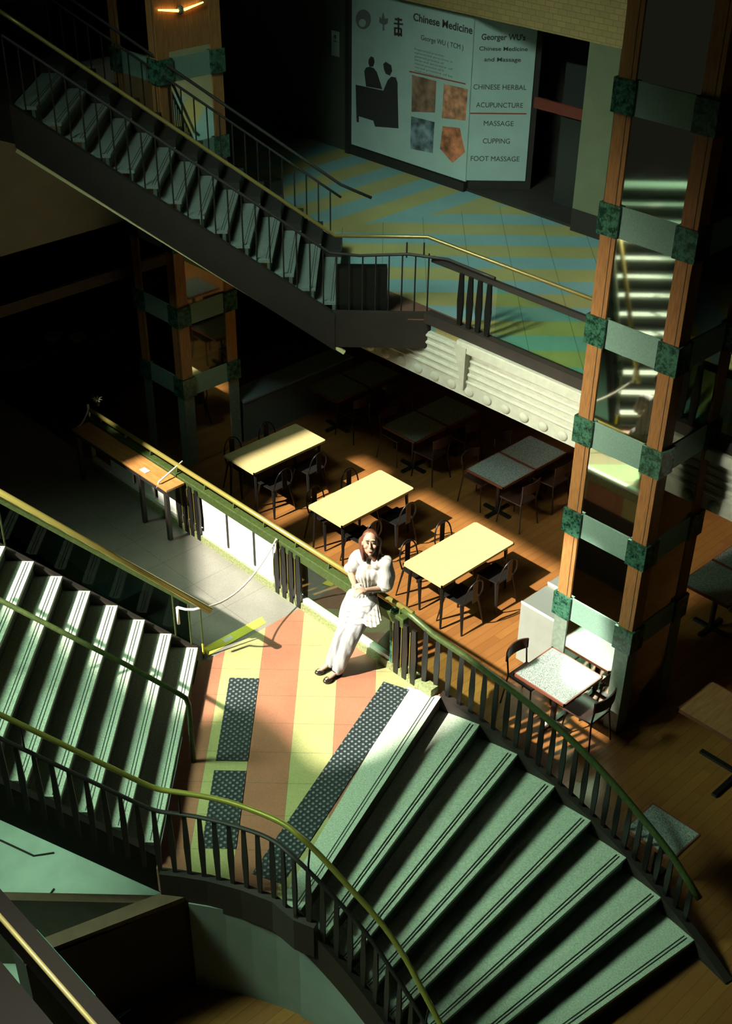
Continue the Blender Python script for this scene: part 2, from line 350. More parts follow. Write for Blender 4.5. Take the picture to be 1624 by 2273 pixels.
# door with handles in the recess
dx0, dx1 = -11.55, -10.72
door = struct(MB().box(dx0, dx1, 15.3, 15.36, U, 5.75).build('door_1', mat('dark_glass_door', (.03, .03, .028), .2)))
hb = MB()
for px in (-10.98, -10.86): hb.tube([(px, 15.28, 4.35), (px, 15.22, 4.38), (px, 15.22, 4.86), (px, 15.28, 4.9)], .014, 8)
hb.build('door_handle', m_brass, door)
MB().box(dx0-.5, dx1, 15.25, 15.3, 5.0, 5.16).build('red_band', mat('dark_red_band', (.16, .03, .02), .5), door)
# lower walls under the landing, on the camera's side
struct(MB().prism([(-6.79, 4.06), (-6.72, 4.0), (-6.72-3.0, 1.0), (-6.79-3.0, 1.06)], 0, .95).build('wall_low_left', m_brown))
arc = [cp(3.5, i, 0) for i in np.arange(0, 12.1, .5)]
mw = MB(); n0 = len(arc)
vs = [(p.x, p.y, 0) for p in arc]+[(p.x, p.y, max(sz(i)-.33, .05)) for p, i in zip(arc, np.arange(0, 12.1, .5))]
vs += [(v[0]+(v[0]-CC.x)*.03, v[1]+(v[1]-CC.y)*.03, v[2]) for v in vs]
m2 = 2*n0
mw.add(vs, [(i, i+1, n0+i+1, n0+i) for i in range(n0-1)]+[(m2+i+1, m2+i, m2+n0+i, m2+n0+i+1) for i in range(n0-1)]+[(n0+i, n0+i+1, m2+n0+i+1, m2+n0+i) for i in range(n0-1)])
struct(mw.build('wall_curved', m_curve, smooth=True))
struct(MB().prism([tuple(cp(3.52, i, 0))[:2] for i in (-4.4, -3, -2, -1, 0)]+[tuple(cp(3.62, i, 0))[:2] for i in (0, -1, -2, -3, -4.4)], 0, L-.3).build('wall_landing_front', m_curve))
cd0 = PZ(372, 1925, L-.3); cd1 = PZ(108, 2080, L-.3)
struct(MB().prism([(-6.42, 4.12), (-6.62, 4.02), (cd1.x-.1, cd1.y-.3), (cd1.x+.12, cd1.y-.3)], 0, L-.3).build('wall_low_front', m_dark))
struct(MB().prism([(-6.40, 4.16), (-6.58, 4.05), (cd1.x-.05, cd1.y-.3), (cd1.x+.09, cd1.y-.3)], L-.3, L-.24).build('trim_7', m_brown))
struct(MB().prism([(-12, -2.5), (-6.6, -2.5), (-6.6, 3.9), (-9.0, 6), (-12, 6)], 0, .02).build('floor_tiles', m_teal))
ck = MB()
for pts in (((0, 1865), (75, 1900), (120, 1893)), ((120, 1973), (70, 2040))):
    ck.tube([PZ(*p, .024) for p in pts], .012, 5)
struct(ck.build('trim_8', m_blackm))
# unseen roof, its openings shaped to give the sunlit patches
hole = [(-11.05, 9.05), (-10.7, 9.0), (-9.3, 8.05), (-9.6, 7.35), (-9.5, 6.72), (-8.0, 6.72), (-7.6, 6.72), (-7.5, 7.25), (-7.0, 7.30), (-6.25, 7.2), (-6.02, 7.7), (-5.98, 9.1), (-5.8, 9.4), (-5.75, 11.95), (-11.0, 11.95)]
hole2 = [(-12.45, 10.4), (-12.2, 9.8), (-11.80, 9.55), (-11.75, 11.95), (-12.4, 11.95)]
ZR = 15.0
hole, hole2 = [[(p[0]-SUN.x*ZR, p[1]-SUN.y*ZR) for p in h] for h in (hole, hole2)]
outer = [(-70, -70), (60, -70), (60, 60), (-70, 60)]
def slab_hole(outer, holes, z0, z1):
    polys = [[Vector((*p, 0)) for p in outer]]+[[Vector((*p, 0)) for p in h] for h in holes]
    flat = [p for pl in polys for p in pl]; t = tessellate_polygon(polys); n = len(flat); mb = MB()
    mb.add([(p.x, p.y, z0) for p in flat]+[(p.x, p.y, z1) for p in flat], [tuple(a) for a in t]+[tuple(i+n for i in a[::-1]) for a in t]); return mb
struct(slab_hole(outer, [hole, hole2], ZR, ZR+.05).build('ceiling', m_blackm))

# ------------------------------------------------------------------ staircases
def step_poly_straight(o, u, wv, g, width, n, over=.02):
    a = Vector(o)+Vector(u)*(g*n); p = Vector(u)*(-over); q = Vector(u)*(g+.02); W = Vector(wv)*width
    return [(a+p), (a+q), (a+q+W), (a+p+W)]
def straight_stair(root, o, u, wv, g, width, n, z0, tm_=None):
    u = Vector(u); wv = Vector(wv)
    for i in range(1, n+1):
        z = z0+RS*i
        pl = step_poly_straight(o, u, wv, g, width, i-1+0, .02)
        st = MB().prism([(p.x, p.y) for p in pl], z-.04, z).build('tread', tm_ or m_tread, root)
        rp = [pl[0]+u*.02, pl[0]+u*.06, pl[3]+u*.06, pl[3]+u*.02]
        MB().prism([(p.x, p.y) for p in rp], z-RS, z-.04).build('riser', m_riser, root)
        gm = MB()
        for k in (.045, .075): gm.bar(pl[0]+u*k+wv*.02+Vector((0, 0, z)), pl[3]+u*k-wv*.02+Vector((0, 0, z)), .008, .004)
        gm.build('grip_strip', m_grip, st)
def stringer(root, a, b, z0, z1, drop, rise, th_=.08, name='stringer', m=None):
    a = Vector(a); b = Vector(b); d = (b-a).normalized(); s = Vector((-d.y, d.x, 0))*th_
    vs = [(a.x, a.y, z0-drop), (b.x, b.y, z1-drop), (b.x, b.y, z1+rise), (a.x, a.y, z0+rise)]
    vs += [(v[0]+s.x, v[1]+s.y, v[2]) for v in vs]
    return MB().add(vs, [(0, 1, 2, 3), (7, 6, 5, 4), (0, 4, 5, 1), (1, 5, 6, 2), (2, 6, 7, 3), (3, 7, 4, 0)]).build(name, m or m_dark, root)
u45 = Vector((-.7071, -.7071, 0)); w45 = Vector((-.7071, .7071, 0)); G = .27
O1 = Vector((-6.79, 4.06, 0)); W1 = 2.72
s1 = thing('staircase', 'straight flight of pale stone steps rising to the left edge, beside the striped landing', 'staircase', (0, 0, 0))
straight_stair(s1, O1-u45*.0, u45, w45, G, W1, 13, L)
A = O1; B = O1+u45*G*13
stringer(s1, A, B, L-.05, L-.05+RS*13, .34, .16)
stringer(s1, B+w45*W1, A+w45*W1, L-.05+RS*13, L-.05, .34, .20)
# curved flight
s2 = thing('staircase', 'wide curving flight of pale green-grey steps going down to the lower right', 'staircase')
def sector(r0, r1, i0, i1, z0, z1, nn=5):
    pts = [cp(r1, i0+(i1-i0)*k/nn, 0) for k in range(nn+1)]+[cp(r0, i0+(i1-i0)*k/nn, 0) for k in range(nn, -1, -1)]
    return MB().prism([(p.x, p.y) for p in pts], z0, z1)
for i in range(0, 8):
    z = L-RS*i
    a0 = i-1.03 if i else i-.93; 
    if i == 0:
        st = sector(3.5, 6.60, -.80, .03, z, z+.004).build('nosing_band', m_tread, s2)
    else:
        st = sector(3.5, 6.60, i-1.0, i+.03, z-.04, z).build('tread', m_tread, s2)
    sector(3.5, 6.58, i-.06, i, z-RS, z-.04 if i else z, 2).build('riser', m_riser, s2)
    gm = MB()
    for k in (.10, .17):
        gm.bar(cp(3.55, i-k*1.4, z+.004), cp(6.56, i-k, z+.004), .008, .005)
    gm.build('grip_strip', m_grip, st)
def arcwall(r, i0, i1, zlo, zhi, th_, name, m, root):
    ii = np.arange(i0, i1+.01, .5); k = len(ii)
    vs = [cp(r, i, zlo(i)) for i in ii]+[cp(r, i, zhi(i)) for i in ii]+[cp(r+th_, i, zlo(i)) for i in ii]+[cp(r+th_, i, zhi(i)) for i in ii]
    fs = []
    for j in range(k-1): fs += [(j, j+1, k+j+1, k+j), (2*k+j+1, 2*k+j, 3*k+j, 3*k+j+1), (k+j, k+j+1, 3*k+j+1, 3*k+j), (j+1, j, 2*k+j, 2*k+j+1)]
    fs += [(0, k, 3*k, 2*k), (k-1, 3*k-1, 4*k-1, 2*k-1)]
    return MB().add(vs, fs).build(name, m, root, smooth=False)
lin = lambda i: L-RS*i
arcwall(6.60, 0, 8, lambda i: 0, lambda i: max(lin(i)+.02, .02), .09, 'stringer', m_dark, s2)
arcwall(3.42, 0, 8, lambda i: max(lin(i)-.32, 0), lambda i: max(lin(i)+.06, .05), .08, 'stringer', m_dark, s2)
# upper dark flight
O3 = Vector((-10.83, 10.0, 0)); W3 = 2.1; NU = 14
s3 = thing('staircase', 'dark flight of steps rising to the upper left corner from the teal and yellow floor', 'staircase')
WI = 1.5
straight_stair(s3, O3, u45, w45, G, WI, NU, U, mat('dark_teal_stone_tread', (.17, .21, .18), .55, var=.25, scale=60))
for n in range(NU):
    pl = step_poly_straight(O3+w45*WI, u45, w45, G, W3-WI, n); MB().prism([(p.x, p.y) for p in pl], U+RS*n, U+RS*(n+1)+.10).build('painted_shade_step', m_blackm, s3)  # black steps stand in for the shade over the far part of the treads
B3 = O3+u45*G*NU
stringer(s3, O3, B3, U, U+RS*NU, .46, .05)
stringer(s3, B3+w45*W3, O3+w45*W3, U+RS*NU, U, .46, .05)
tm = MB().bar(O3+u45*-.12+Vector((.03, -.03, U-.50)), B3+Vector((.03, -.03, U+RS*NU-.50)), .045, .05); tm.build('yellow_edge_trim', mat('pale_yellow_edge', (.85, .80, .42), .5), s3)
zt = U+RS*NU
struct(MB().prism([(B3.x, B3.y), (B3.x-6, B3.y-1.5), (B3.x-7, B3.y+3), ((B3+w45*W3).x, (B3+w45*W3).y)], zt-.45, zt).build('floor_upper_landing', m_dark))

# ------------------------------------------------------------------ tactile mats, tape, posts on the landing
def dpoly(s0, s1_, d0, d1):  # x+y in s, x-y in d
    return [((s+d)/2, (s-d)/2) for s, d in ((s0, d0), (s1_, d0), (s1_, d1), (s0, d1))]
tag(MB().prism(dpoly(-2.19, -1.745, -14.31, -12.57), L, L+.008).build('tactile_mat', m_mat), 'black studded mat strip on the yellow stripe, the one nearer the yellow tape', 'mat', 'tactile mats')
tag(MB().prism(dpoly(-2.19, -1.745, -12.38, -11.0), L, L+.008).build('tactile_mat', m_mat), 'black mat strip on the yellow stripe, the one under the near handrail', 'mat', 'tactile mats')
tag(MB().prism([(-7.076, 7.215), (-6.798, 7.322), (-5.78, 4.67), (-6.05, 4.55)], L, L+.008).build('tactile_mat', m_mat), 'long black studded mat along the top edge of the curved steps', 'mat', 'tactile mats')
tp = tag(MB().prism([(-8.84, 6.16), (-8.70, 6.12), (-8.70, 6.95), (-8.82, 6.99)], L, L+.004).build('floor_tape', m_tape), 'bright yellow warning tape stuck on grey floor beside the striped landing', 'tape')
MB().prism([(-8.80, 6.40), (-8.74, 6.40), (-8.74, 6.52), (-8.80, 6.52)], L+.004, L+.006).build('tape_print', m_whited, tp)

# ------------------------------------------------------------------ balustrades
def flat_bar(mb, base, top, d, wdt, thk):
    base = Vector(base); top = Vector(top); d = Vector(d).normalized(); s = Vector((-d.y, d.x, 0))
    vs = [p+d*i*wdt*q/2+s*j*thk/2 for p, q in ((base, .75), ((base+top)/2, 1.25), (top, .75)) for i, j in ((-1, -1), (1, -1), (1, 1), (-1, 1))]
    fs = [(3, 2, 1, 0), (8, 9, 10, 11)]
    for k in (0, 4): fs += [(k+i, k+(i+1) % 4, k+4+(i+1) % 4, k+4+i) for i in range(4)]
    mb.add(vs, fs)
YB = 7.455
# far balustrade of the landing, following the curved flight
bf = thing('balustrade', 'green balustrade with brass handrail and glass bays that the woman leans on', 'railing', (0, 0, 0))
MB().box(-12.9, -6.56, YB-.055, YB+.055, L, L+.10).build('kerb', m_kerb, bf)
MB().box(-12.9, -7.1, YB-.03, YB+.03, L+.10, L+.15).build('bottom_channel', m_whited, bf)
MB().box(-12.9, -7.0, YB-.05, YB+.05, L+.66, L+.78).build('top_beam', m_green, bf, bevel=.01)
MB().tube([(-12.86, YB+.02, L+.87), (-6.93, YB+.02, L+.87)], .03, 12).build('handrail', m_brass, bf, smooth=True)
for x in np.arange(-12.6, -7.0, .55): MB().bar((x, YB+.0, L+.76), (x, YB+.02, L+.86), .02, .02, (1, 0, 0)).build('bracket', m_green, bf)
for x0 in (-10.88, -9.02, -7.08):
    for k in range(4 if x0 < -8 else 3):
        mb = MB(); flat_bar(mb, (x0+.125*k, YB-.05, L+.02), (x0+.125*k, YB-.05, L+.74), (1, 0, 0), .075, .03)
        o = mb.build('baluster', m_black, bf)
        MB().bar((x0+.125*k-.042, YB-.07, L+.08), (x0+.125*k-.042, YB-.07, L+.7), .006, .006, (1, 0, 0)).build('brass_edge', m_brass, o)
for x0, x1 in ((-12.45, -11.95), (-11.88, -11.48), (-11.4, -10.98), (-10.46, -9.99), (-9.96, -9.49), (-9.46, -9.05)):
    MB().box(x0, x1, YB-.008, YB+.008, L+.15, L+.665).build('white_panel', m_white, bf)
for x in (-9.975, -9.475): MB().box(x-.014, x+.014, YB-.02, YB+.02, L+.15, L+.67).build('divider', m_blackm, bf)
MB().box(-8.62, -7.14, YB-.006, YB+.006, L+.13, L+.68).build('glass_panel', m_glass, bf)
MB().box(-12.9, -12.86, YB-.03, YB+.03, L, L+.85).build('end_post', m_green, bf)
MB().box(-7.20, -7.15, YB-.04, YB+.04, L, L+.80).build('marble_post', m_marble, bf)
DZ = [(-1, .86), (-.55, .80), (0, .69), (3, .70), (4, .67), (5, .61), (6, .56), (6.8, .45), (9, .40)]
rdz = lambda i: float(np.interp(i, [a for a, _ in DZ], [b for _, b in DZ]))
# curved part: beam + rail + balusters
rp = [Vector((-7.05, YB, L+.86)), Vector((-6.9, YB, L+.85))]+[cp(6.66, i, min(max(lin(i), 0), L)+rdz(i)) for i in list(np.arange(-.3, 6.8, .4))+[6.85]]
MB().tube(rp, .035, 10).build('curved_rail', m_green, bf, smooth=True)
for k in range(25):
    i = -.45+k*.295
    z = max(lin(i), 0) if i > 0 else L
    mb = MB(); p = cp(6.65, i, z-.03); flat_bar(mb, p, p+Vector((0, 0, rdz(i)+.03)), (math.sin(th(i)), -math.cos(th(i)), 0), .05, .02)
    mb.build('baluster', m_black, bf)
# near balustrade: straight on the left flight, curved on landing and curved flight
bn = thing('balustrade', 'dark balustrade with thin tapered bars curving round the near edge of the landing', 'railing')
off = Vector((.0849, -.0849, 0))*1.1
HL, HH = .78, 1.03
def trace(pxs, h):
    out = []
    for px, py in pxs:
        z = L+h
        for _ in range(30):
            p = PZ(px, py, z); a_ = math.degrees(math.atan2(p.y-CC.y, p.x-CC.x)); i = (110-a_)/3.96
            z = .5*z+.5*(min(L, L-RS*i)+h)
        out.append((Vector((p.x, p.y, 0)), z-h))
    return out
LOW = [(340, 1800), (385, 1805), (450, 1815), (530, 1835), (605, 1862), (655, 1905), (700, 1948), (762, 2013), (823, 2084), (866, 2149), (915, 2222), (960, 2300), (1005, 2380)]
HIG = [(345, 1752), (385, 1757), (480, 1772), (560, 1797), (630, 1827), (665, 1857), (700, 1887), (792, 1988), (848, 2050), (897, 2121), (940, 2204), (977, 2273), (1010, 2345)]
lowp = trace(LOW, HL); highp = trace(HIG, HH)
def lead(first):
    return [(first+u45*G*n, L+RS*n) for n in range(13, 0, -1)]
path = lead(lowp[0][0])+lowp
hpath = lead(highp[0][0])+highp
def along(path, step):
    out = []; acc = 0
    for (a, za), (b_, zb) in zip(path, path[1:]):
        d = (b_-a); ln = Vector((d.x, d.y)).length; t = acc
        while t < ln: q = t/ln; out.append((a.lerp(b_, q), za+(zb-za)*q, d.normalized())); t += step
        acc = t-ln
    return out
def smooth_path(path, h, n=2):
    pts = [Vector((p.x, p.y, z+h)) for p, z in path]
    for _ in range(n):
        q = [pts[0]]
        for a, b_ in zip(pts, pts[1:]): q += [a.lerp(b_, .25), a.lerp(b_, .75)]
        q.append(pts[-1]); pts = q
    return pts
MB().tube(smooth_path(path, HL), .022, 8, .7).build('lower_rail', m_blackm, bn, smooth=True)
MB().tube(smooth_path(hpath, HH), .024, 10).build('handrail', mat('olive_brass_handrail', (.42, .38, .08), .3, .5), bn, smooth=True)
for p, z, d in along(path, .135):
    mb = MB(); a = Vector((p.x, p.y, z-.02)); flat_bar(mb, a, a+Vector((0, 0, HL+.01)), d, .045, .018); mb.build('baluster', m_blackm, bn)
for p, z, d in along(path, 1.25)[1:]:
    q = Vector((p.x, p.y, z)); hq = min(hpath, key=lambda t: (t[0]-p).length)
    t = hpath[0][0]; best = 9
    for (a1, z1), (a2, z2) in zip(hpath, hpath[1:]):
        e = a2-a1; tt = max(0, min(1, (p-a1).dot(e)/e.dot(e))); c_ = a1+e*tt
        if (c_-p).length < best: best = (c_-p).length; t = Vector((c_.x, c_.y, z1+(z2-z1)*tt))
    MB().tube([q+Vector((0, 0, HL)), q+Vector((0, 0, HL+.08)), t+Vector((0, 0, HH))], .009, 6).build('bracket', m_blackm, bn)
# fascia strip of the landing under the near balustrade
ne = [Vector((p.x, p.y, 0)) for p, z in path if abs(z-L) < .02]+[path[[i for i, (p, z) in enumerate(path) if abs(z-L) < .02][-1]+1][0]]
def strip(pts, z0, z1, t):
    n_ = []
    for i, p in enumerate(pts):
        d = (pts[min(i+1, len(pts)-1)]-pts[max(i-1, 0)]).normalized(); n_.append(Vector((d.y, -d.x, 0)))
    k = len(pts); o1 = [p+n*t for p, n in zip(pts, n_)]; o0 = [p-n*.03 for p, n in zip(pts, n_)]
    mb = MB(); mb.prism([(p.x, p.y) for p in o1]+[(p.x, p.y) for p in o0[::-1]], z0, z1); return mb
strip(ne, L-.36, L+.03, .05).build('landing_fascia', m_dark, bn)
# middle handrail of the left flight
mh = thing('handrail', 'freestanding green handrail with bent end running down the middle of the left steps', 'railing', (0, 0, 0))
foot = Vector((-7.523, 5.029, L)); t0 = foot+Vector((-.03, .02, .84))
pts = [foot, foot+Vector((0, 0, .74)), foot+Vector((-.02, -.01, .82)), foot+u45*.08+Vector((0, 0, .88)), foot+u45*.27*2+Vector((0, 0, .88+RS*1.85)), foot+u45*G*12+Vector((0, 0, .88+RS*11.85))]
MB().tube(pts, .026, 10).build('rail', m_green, mh, smooth=True)
f2 = foot+u45*G*6.9
MB().tube([(f2.x, f2.y, L+RS*7), (f2.x, f2.y, L+RS*7+.85)], .024, 8).build('post', m_blackm, mh)
# glass guard on the far side of the left flight
gg = thing('balustrade', 'glass guard with thick brass handrail on the far side of the left steps', 'railing')
e0 = PZ(446, 1344, L+.87); off2 = w45*.06
base0 = O1+w45*W1+off2
def gp(n, h): return Vector((base0.x, base0.y, 0))+u45*G*n+Vector((0, 0, L+RS*n+h))
MB().tube([Vector((e0.x, e0.y, L+.87))-u45*.10-Vector((0, 0, .0685)), gp(12, .87)], .035, 12).build('handrail', m_brass, gg, smooth=True)
MB().bar(gp(.1, .74), gp(12, .74), .06, .05).build('top_channel', m_green, gg)
vs = [gp(.25, .12), gp(12, .12), gp(12, .74), gp(.25, .74)]
vs = vs+[v+w45*.012 for v in vs]
MB().add(vs, [(0, 1, 2, 3), (7, 6, 5, 4), (0, 4, 5, 1), (1, 5, 6, 2), (2, 6, 7, 3), (3, 7, 4, 0)]).build('glass_panel', m_glass2, gg)
for n in (-.25, .2, .8, 7.0, 7.5):
    z0 = L+RS*max(n, 0); a = gp(n, 0); a.z = z0; MB().bar(a, (a.x, a.y, gp(n, .80).z), .014, .014, (1, 0, 0)).build('baluster', m_green, gg)
MB().bar(gp(-.25, .1), gp(-.25, .24), .018, .018, (1, 0, 0)).build('yellow_tape_wrap', m_tape, gg)
# balustrade of the upper floor
bu = thing('balustrade', 'dark railing with thin bars and bent handrail along the edge of the upper floor', 'railing')
up = [(O3+u45*G*n, U+RS*n) for n in range(14, -1, -1)]+[(Vector((-9.97, 10.86, 0)), U+.06), (Vector((-8.9, 10.80, 0)), U+.08)]
upath = [(p, z) for p, z in up]
MB().tube(smooth_path(upath, .80, 1), .020, 8).build('lower_rail', m_blackm, bu, smooth=True)
MB().tube([Vector((p.x, p.y, z+1.07)) for p, z in up[:-2]]+[Vector((-10.02, 10.82, U+1.07)), Vector((-2, 10.84, U+1.04))], .024, 8).build('handrail', mat('dark_brass_handrail', (.25, .19, .06), .35, .5), bu, smooth=True)
MB().bar((-9.95, 10.84, U+.80), (-2, 10.84, U+.80), .05, .07).build('top_beam', m_blackm, bu)
for p, z, d in along(up[:-1], .165):
    MB().bar((p.x, p.y, z-.02), (p.x, p.y, z+.8), .014, .014, (1, 0, 0)).build('baluster', m_blackm, bu)
for x in (-9.42, -9.27, -9.12, -8.97):
    mb = MB(); flat_bar(mb, (x, 10.80, U+.05), (x, 10.80, U+.78), (1, 0, 0), .075, .03); mb.build('slat', m_black, bu)
for x in (-5.45, -5.30, -5.15, -5.0):
    mb = MB(); flat_bar(mb, (x, 10.80, U+.05), (x, 10.80, U+.78), (1, 0, 0), .075, .03); mb.build('slat', m_black, bu)
for x in (-10.2, -10.05): MB().bar((x, 10.63 if x < -10.1 else 10.78, U+.8), (x, 10.63 if x < -10.1 else 10.78, U+1.0), .014, .014, (1, 0, 0)).build('bracket', m_blackm, bu)
MB().box(-8.88, -6.9, 10.835, 10.847, U+.1, U+.77).build('glass_panel', m_glass3, bu)
MB().box(-5.6, -2, 10.835, 10.847, U+.1, U+.77).build('glass_panel', m_glass3, bu)
# far balustrade of upper flight
bv = thing('balustrade', 'dark railing on the far side of the upper flight in front of the striped floor', 'railing')
vp_ = [(O3+w45*(W3+.05)+u45*G*n, U+RS*n) for n in range(14, -1, -1)]
MB().tube([Vector((p.x, p.y, z+.98)) for p, z in vp_]+[Vector((vp_[-1][0].x+.3, vp_[-1][0].y+.3, U+.80))], .022, 8).build('handrail', m_blackm, bv, smooth=True)
MB().tube([Vector((p.x, p.y, z+.80)) for p, z in vp_], .018, 8).build('lower_rail', m_blackm, bv, smooth=True)
MB().tube([Vector((p.x, p.y, z+.12)) for p, z in vp_], .018, 8).build('bottom_rail', m_blackm, bv, smooth=True)
for p, z, d in along(vp_, .165): MB().bar((p.x, p.y, z), (p.x, p.y, z+.8), .014, .014, (1, 0, 0)).build('baluster', m_blackm, bv)
dbx = PZ(605, 505, U)
tag(MB().prism([(dbx.x-.12, dbx.y-.12), (dbx.x+.12, dbx.y-.12), (dbx.x+.12, dbx.y+.12), (dbx.x-.12, dbx.y+.12)], U, U+.75).build('litter_bin', m_black, bevel=.02), 'narrow black bin standing behind the upper flight of steps', 'bin')
q0 = PZ(745, 699, U); q1 = PZ(858, 699, U); dd = (q1-q0).normalized(); nn_ = Vector((-dd.y, dd.x, 0))
pb = thing('planter_box', 'black box panel standing behind the thin bars on the upper floor edge', 'planter', q0)
MB().bar((q1-q0)*.5+Vector((0, 0, .31)) - dd*(q1-q0).length*.5+nn_*.1, (q1-q0)*.5+Vector((0, 0, .31))+dd*(q1-q0).length*.5+nn_*.1, .16, .62).build('box', m_black, pb)

# near guard at the bottom left corner
ng = thing('balustrade', 'thin gold handrail on dark ledge crossing the bottom left corner', 'railing')
h0, h1 = PZ(0, 2035, 7.2), PZ(212, 2273, 7.2); yy = h0.y
MB().tube([(h0.x-1.5, yy, 7.2), (h1.x+.6, yy, 7.2)], .008, 10).build('handrail', mat('pale_gold_rail', (.9, .78, .32), .35, .2), ng, smooth=True)
MB().box(h0.x-1.5, h1.x+.8, yy+.012, yy+.062, 7.05, 7.18).build('ledge', m_blackm, ng)
MB().box(h0.x-1.5, h1.x+.8, yy-3, yy-.02, 6.85, 6.98).build('slab', m_blackm, ng)
ge = PZ(135, 2112, 7.18)
MB().box(ge.x-.15, ge.x+.17, yy+.066, yy+.076, 6.9, 7.14).build('glass_edge', m_gedge, ng)

# ------------------------------------------------------------------ ladder columns
def column(x0, y0, label, zt=10.5, sconce=False):
    c = thing('clad_column', label, 'column', (x0, y0, 0), 0)
    W_, p, q = 1.06, .185, .03
    zs = [(.05, .36)]+[(1.22+1.172*k, 1.535+1.172*k) for k in range(8)]
    for ix in (0, 1):
        for iy in (0, 1):
            ax, ay = ix*(W_-p), iy*(W_-p)
            MB().box(ax, ax+p, ay, ay+p, 0, 1.22).build('plinth', m_stone, c)
            for k in range(1, len(zs)):
                b0, b1 = zs[k]
                MB().box(ax-q, ax+p+q, ay-q, ay+p+q, b0, b1).build('marble_block', m_marble, c)
                w0 = b1; w1 = zs[k+1][0] if k+1 < len(zs) else zt
                pb_ = MB().box(ax, ax+p, ay, ay+p, w0, w1); pb_.build('wood_post', m_post, c)
                gx = ax+p*.72; MB().box(gx, gx+.008, ay-.002, ay+.004, w0, w1).build('groove', m_blackm, c)
    ins = .004
    for k, (b0, b1) in enumerate(zs):
        if k == 0: continue
        for a in range(2):
            o_ = ins if a == 0 else W_-ins-.03
            MB().box(p, W_-p, o_, o_+.03, b0, b1).build('band_panel', m_panel, c)
            MB().box(o_, o_+.03, p, W_-p, b0, b1).build('band_panel', m_panel, c)
    MB().box(.014, W_-.014, p*.5, W_-p*.5, 0.02, zt).box(p*.5, W_-p*.5, .014, W_-.014, 0.02, zt).build('mirror_core', m_mirror, c)
    if sconce:
        s = MB().box(W_-.05, W_-.004, p, W_-p, 6.3, 7.05).build('wood_panel', m_post, c)
    return c
column(-6.78, 9.78, 'tall column of orange wood posts with green marble blocks beside the sunlit square table')
column(-15.05, 9.78, 'dim tall column of wood posts passing behind the dark upper stairs', sconce=True)
lc = PX(400, 22, -13.97)
sc = thing('wall_sconce', 'amber wall lamp with two glowing bars at the top edge', 'lamp', (lc.x, lc.y, lc.z))
MB().ball((0, 0, 0), .055, (.6, 1, 1)).build('hub', m_stone, sc, smooth=True)
for a in (-1, 1): MB().tube([(0.02, a*.05, 0), (.02, a*.36, .05)], [.018, .009], 8).build('glowing_bar', m_lamp, sc)

# ------------------------------------------------------------------ tables
def sq_table(x0, y0, sx, sy, top, label, edge=m_edge, h=.75, group=None, name='cafe_table', leg='post'):
    t = thing(name, label, 'table', (x0+sx/2, y0+sy/2, 0), 0, group)
    a, b_ = sx/2, sy/2
    MB().box(-a+.018, a-.018, -b_+.018, b_-.018, h-.03, h).build('tabletop', top, t)
    e = MB(); e.box(-a, a, -b_, -b_+.018, h-.035, h).box(-a, a, b_-.018, b_, h-.035, h).box(-a, -a+.018, -b_, b_, h-.035, h).box(a-.018, a, -b_, b_, h-.035, h)
    e.build('edge_band', edge, t)
    if leg == 'four':
        for i in (-1, 1):
            for j in (-1, 1):
                MB().tube([(i*(a-.07), j*(b_-.09), h-.03), (i*(a-.04), j*(b_-.06), 0)], [.03, .014], 6).build('leg', m_black, t)
        MB().box(-a+.05, a-.05, -b_+.07, b_-.07, h-.09, h-.03).build('apron', m_black, t)
    else:
        MB().tube([(0, 0, .03), (0, 0, h-.03)], .035, 10).build('pedestal', m_black, t)
        f_ = MB(); f_.bar((-a*.7, 0, .02), (a*.7, 0, .02), .06, .035).bar((0, -a*.7, .02), (0, a*.7, .02), .06, .035); f_.build('foot', m_black, t)
    return t
TX = [-12.90, -11.026, -9.153]; TY = 9.64
tl = ['pale wood long table, leftmost of the three sunlit long tables, partly shaded', 'pale wood long table in the sun, the middle of the three behind the woman', 'pale wood long table in full sun nearest the column']
for x, l in zip(TX, tl): sq_table(x, TY, .70, 1.424, m_lam, l, m_lam, group='pale long tables', name='dining_table', leg='four')
# tolix-like chairs
def metal_chair(label):
    t = thing('metal_chair', label, 'chair', (0, 0, 0), 0, 'black metal chairs at the pale long tables')
    MB().prism([(-.18, -.17), (.18, -.19), (.18, .19), (-.18, .17)], .44, .455).build('seat', m_black, t, bevel=.006)
    for i in (-1, 1):
        for j in (-1, 1):
            MB().tube([(i*.15, j*.15, .445), (i*.225, j*.21, 0)], [.030, .014], 6, .6).build('leg', m_black, t)
    hp_ = [(-.17, -.16, .44)]+[(-.20-.05*math.sin(a), -.17*math.cos(a), .44+.36*math.sin(a)**.6) for a in np.linspace(.15, math.pi-.15, 12)]+[(-.17, .16, .44)]
    MB().tube(hp_, .011, 6).build('back_hoop', m_black, t, smooth=True)
    MB().prism([(-.235, -.045), (-.225, -.045), (-.225, .045), (-.235, .045)], .45, .78).build('back_slat', m_black, t)
    return t
mc = None
pos = ['front left', 'back left', 'front right', 'back right']
tn = ['the leftmost pale table', 'the middle pale table', 'the pale table nearest the column']
for ti, x in enumerate(TX):
    k = 0
    for sx_, rz in ((-.03, 0), (.73, math.pi)):
        for oy in (.36, 1.04):
            lab = 'black metal chair tucked under %s, at its %s corner' % (tn[ti], pos[k])
            if mc is None: mc = metal_chair(lab); mc.location = (x+sx_, TY+oy, 0); mc.rotation_euler = (0, 0, rz)
            else: dup(mc, (x+sx_, TY+oy, 0), rz, lab)
            k += 1
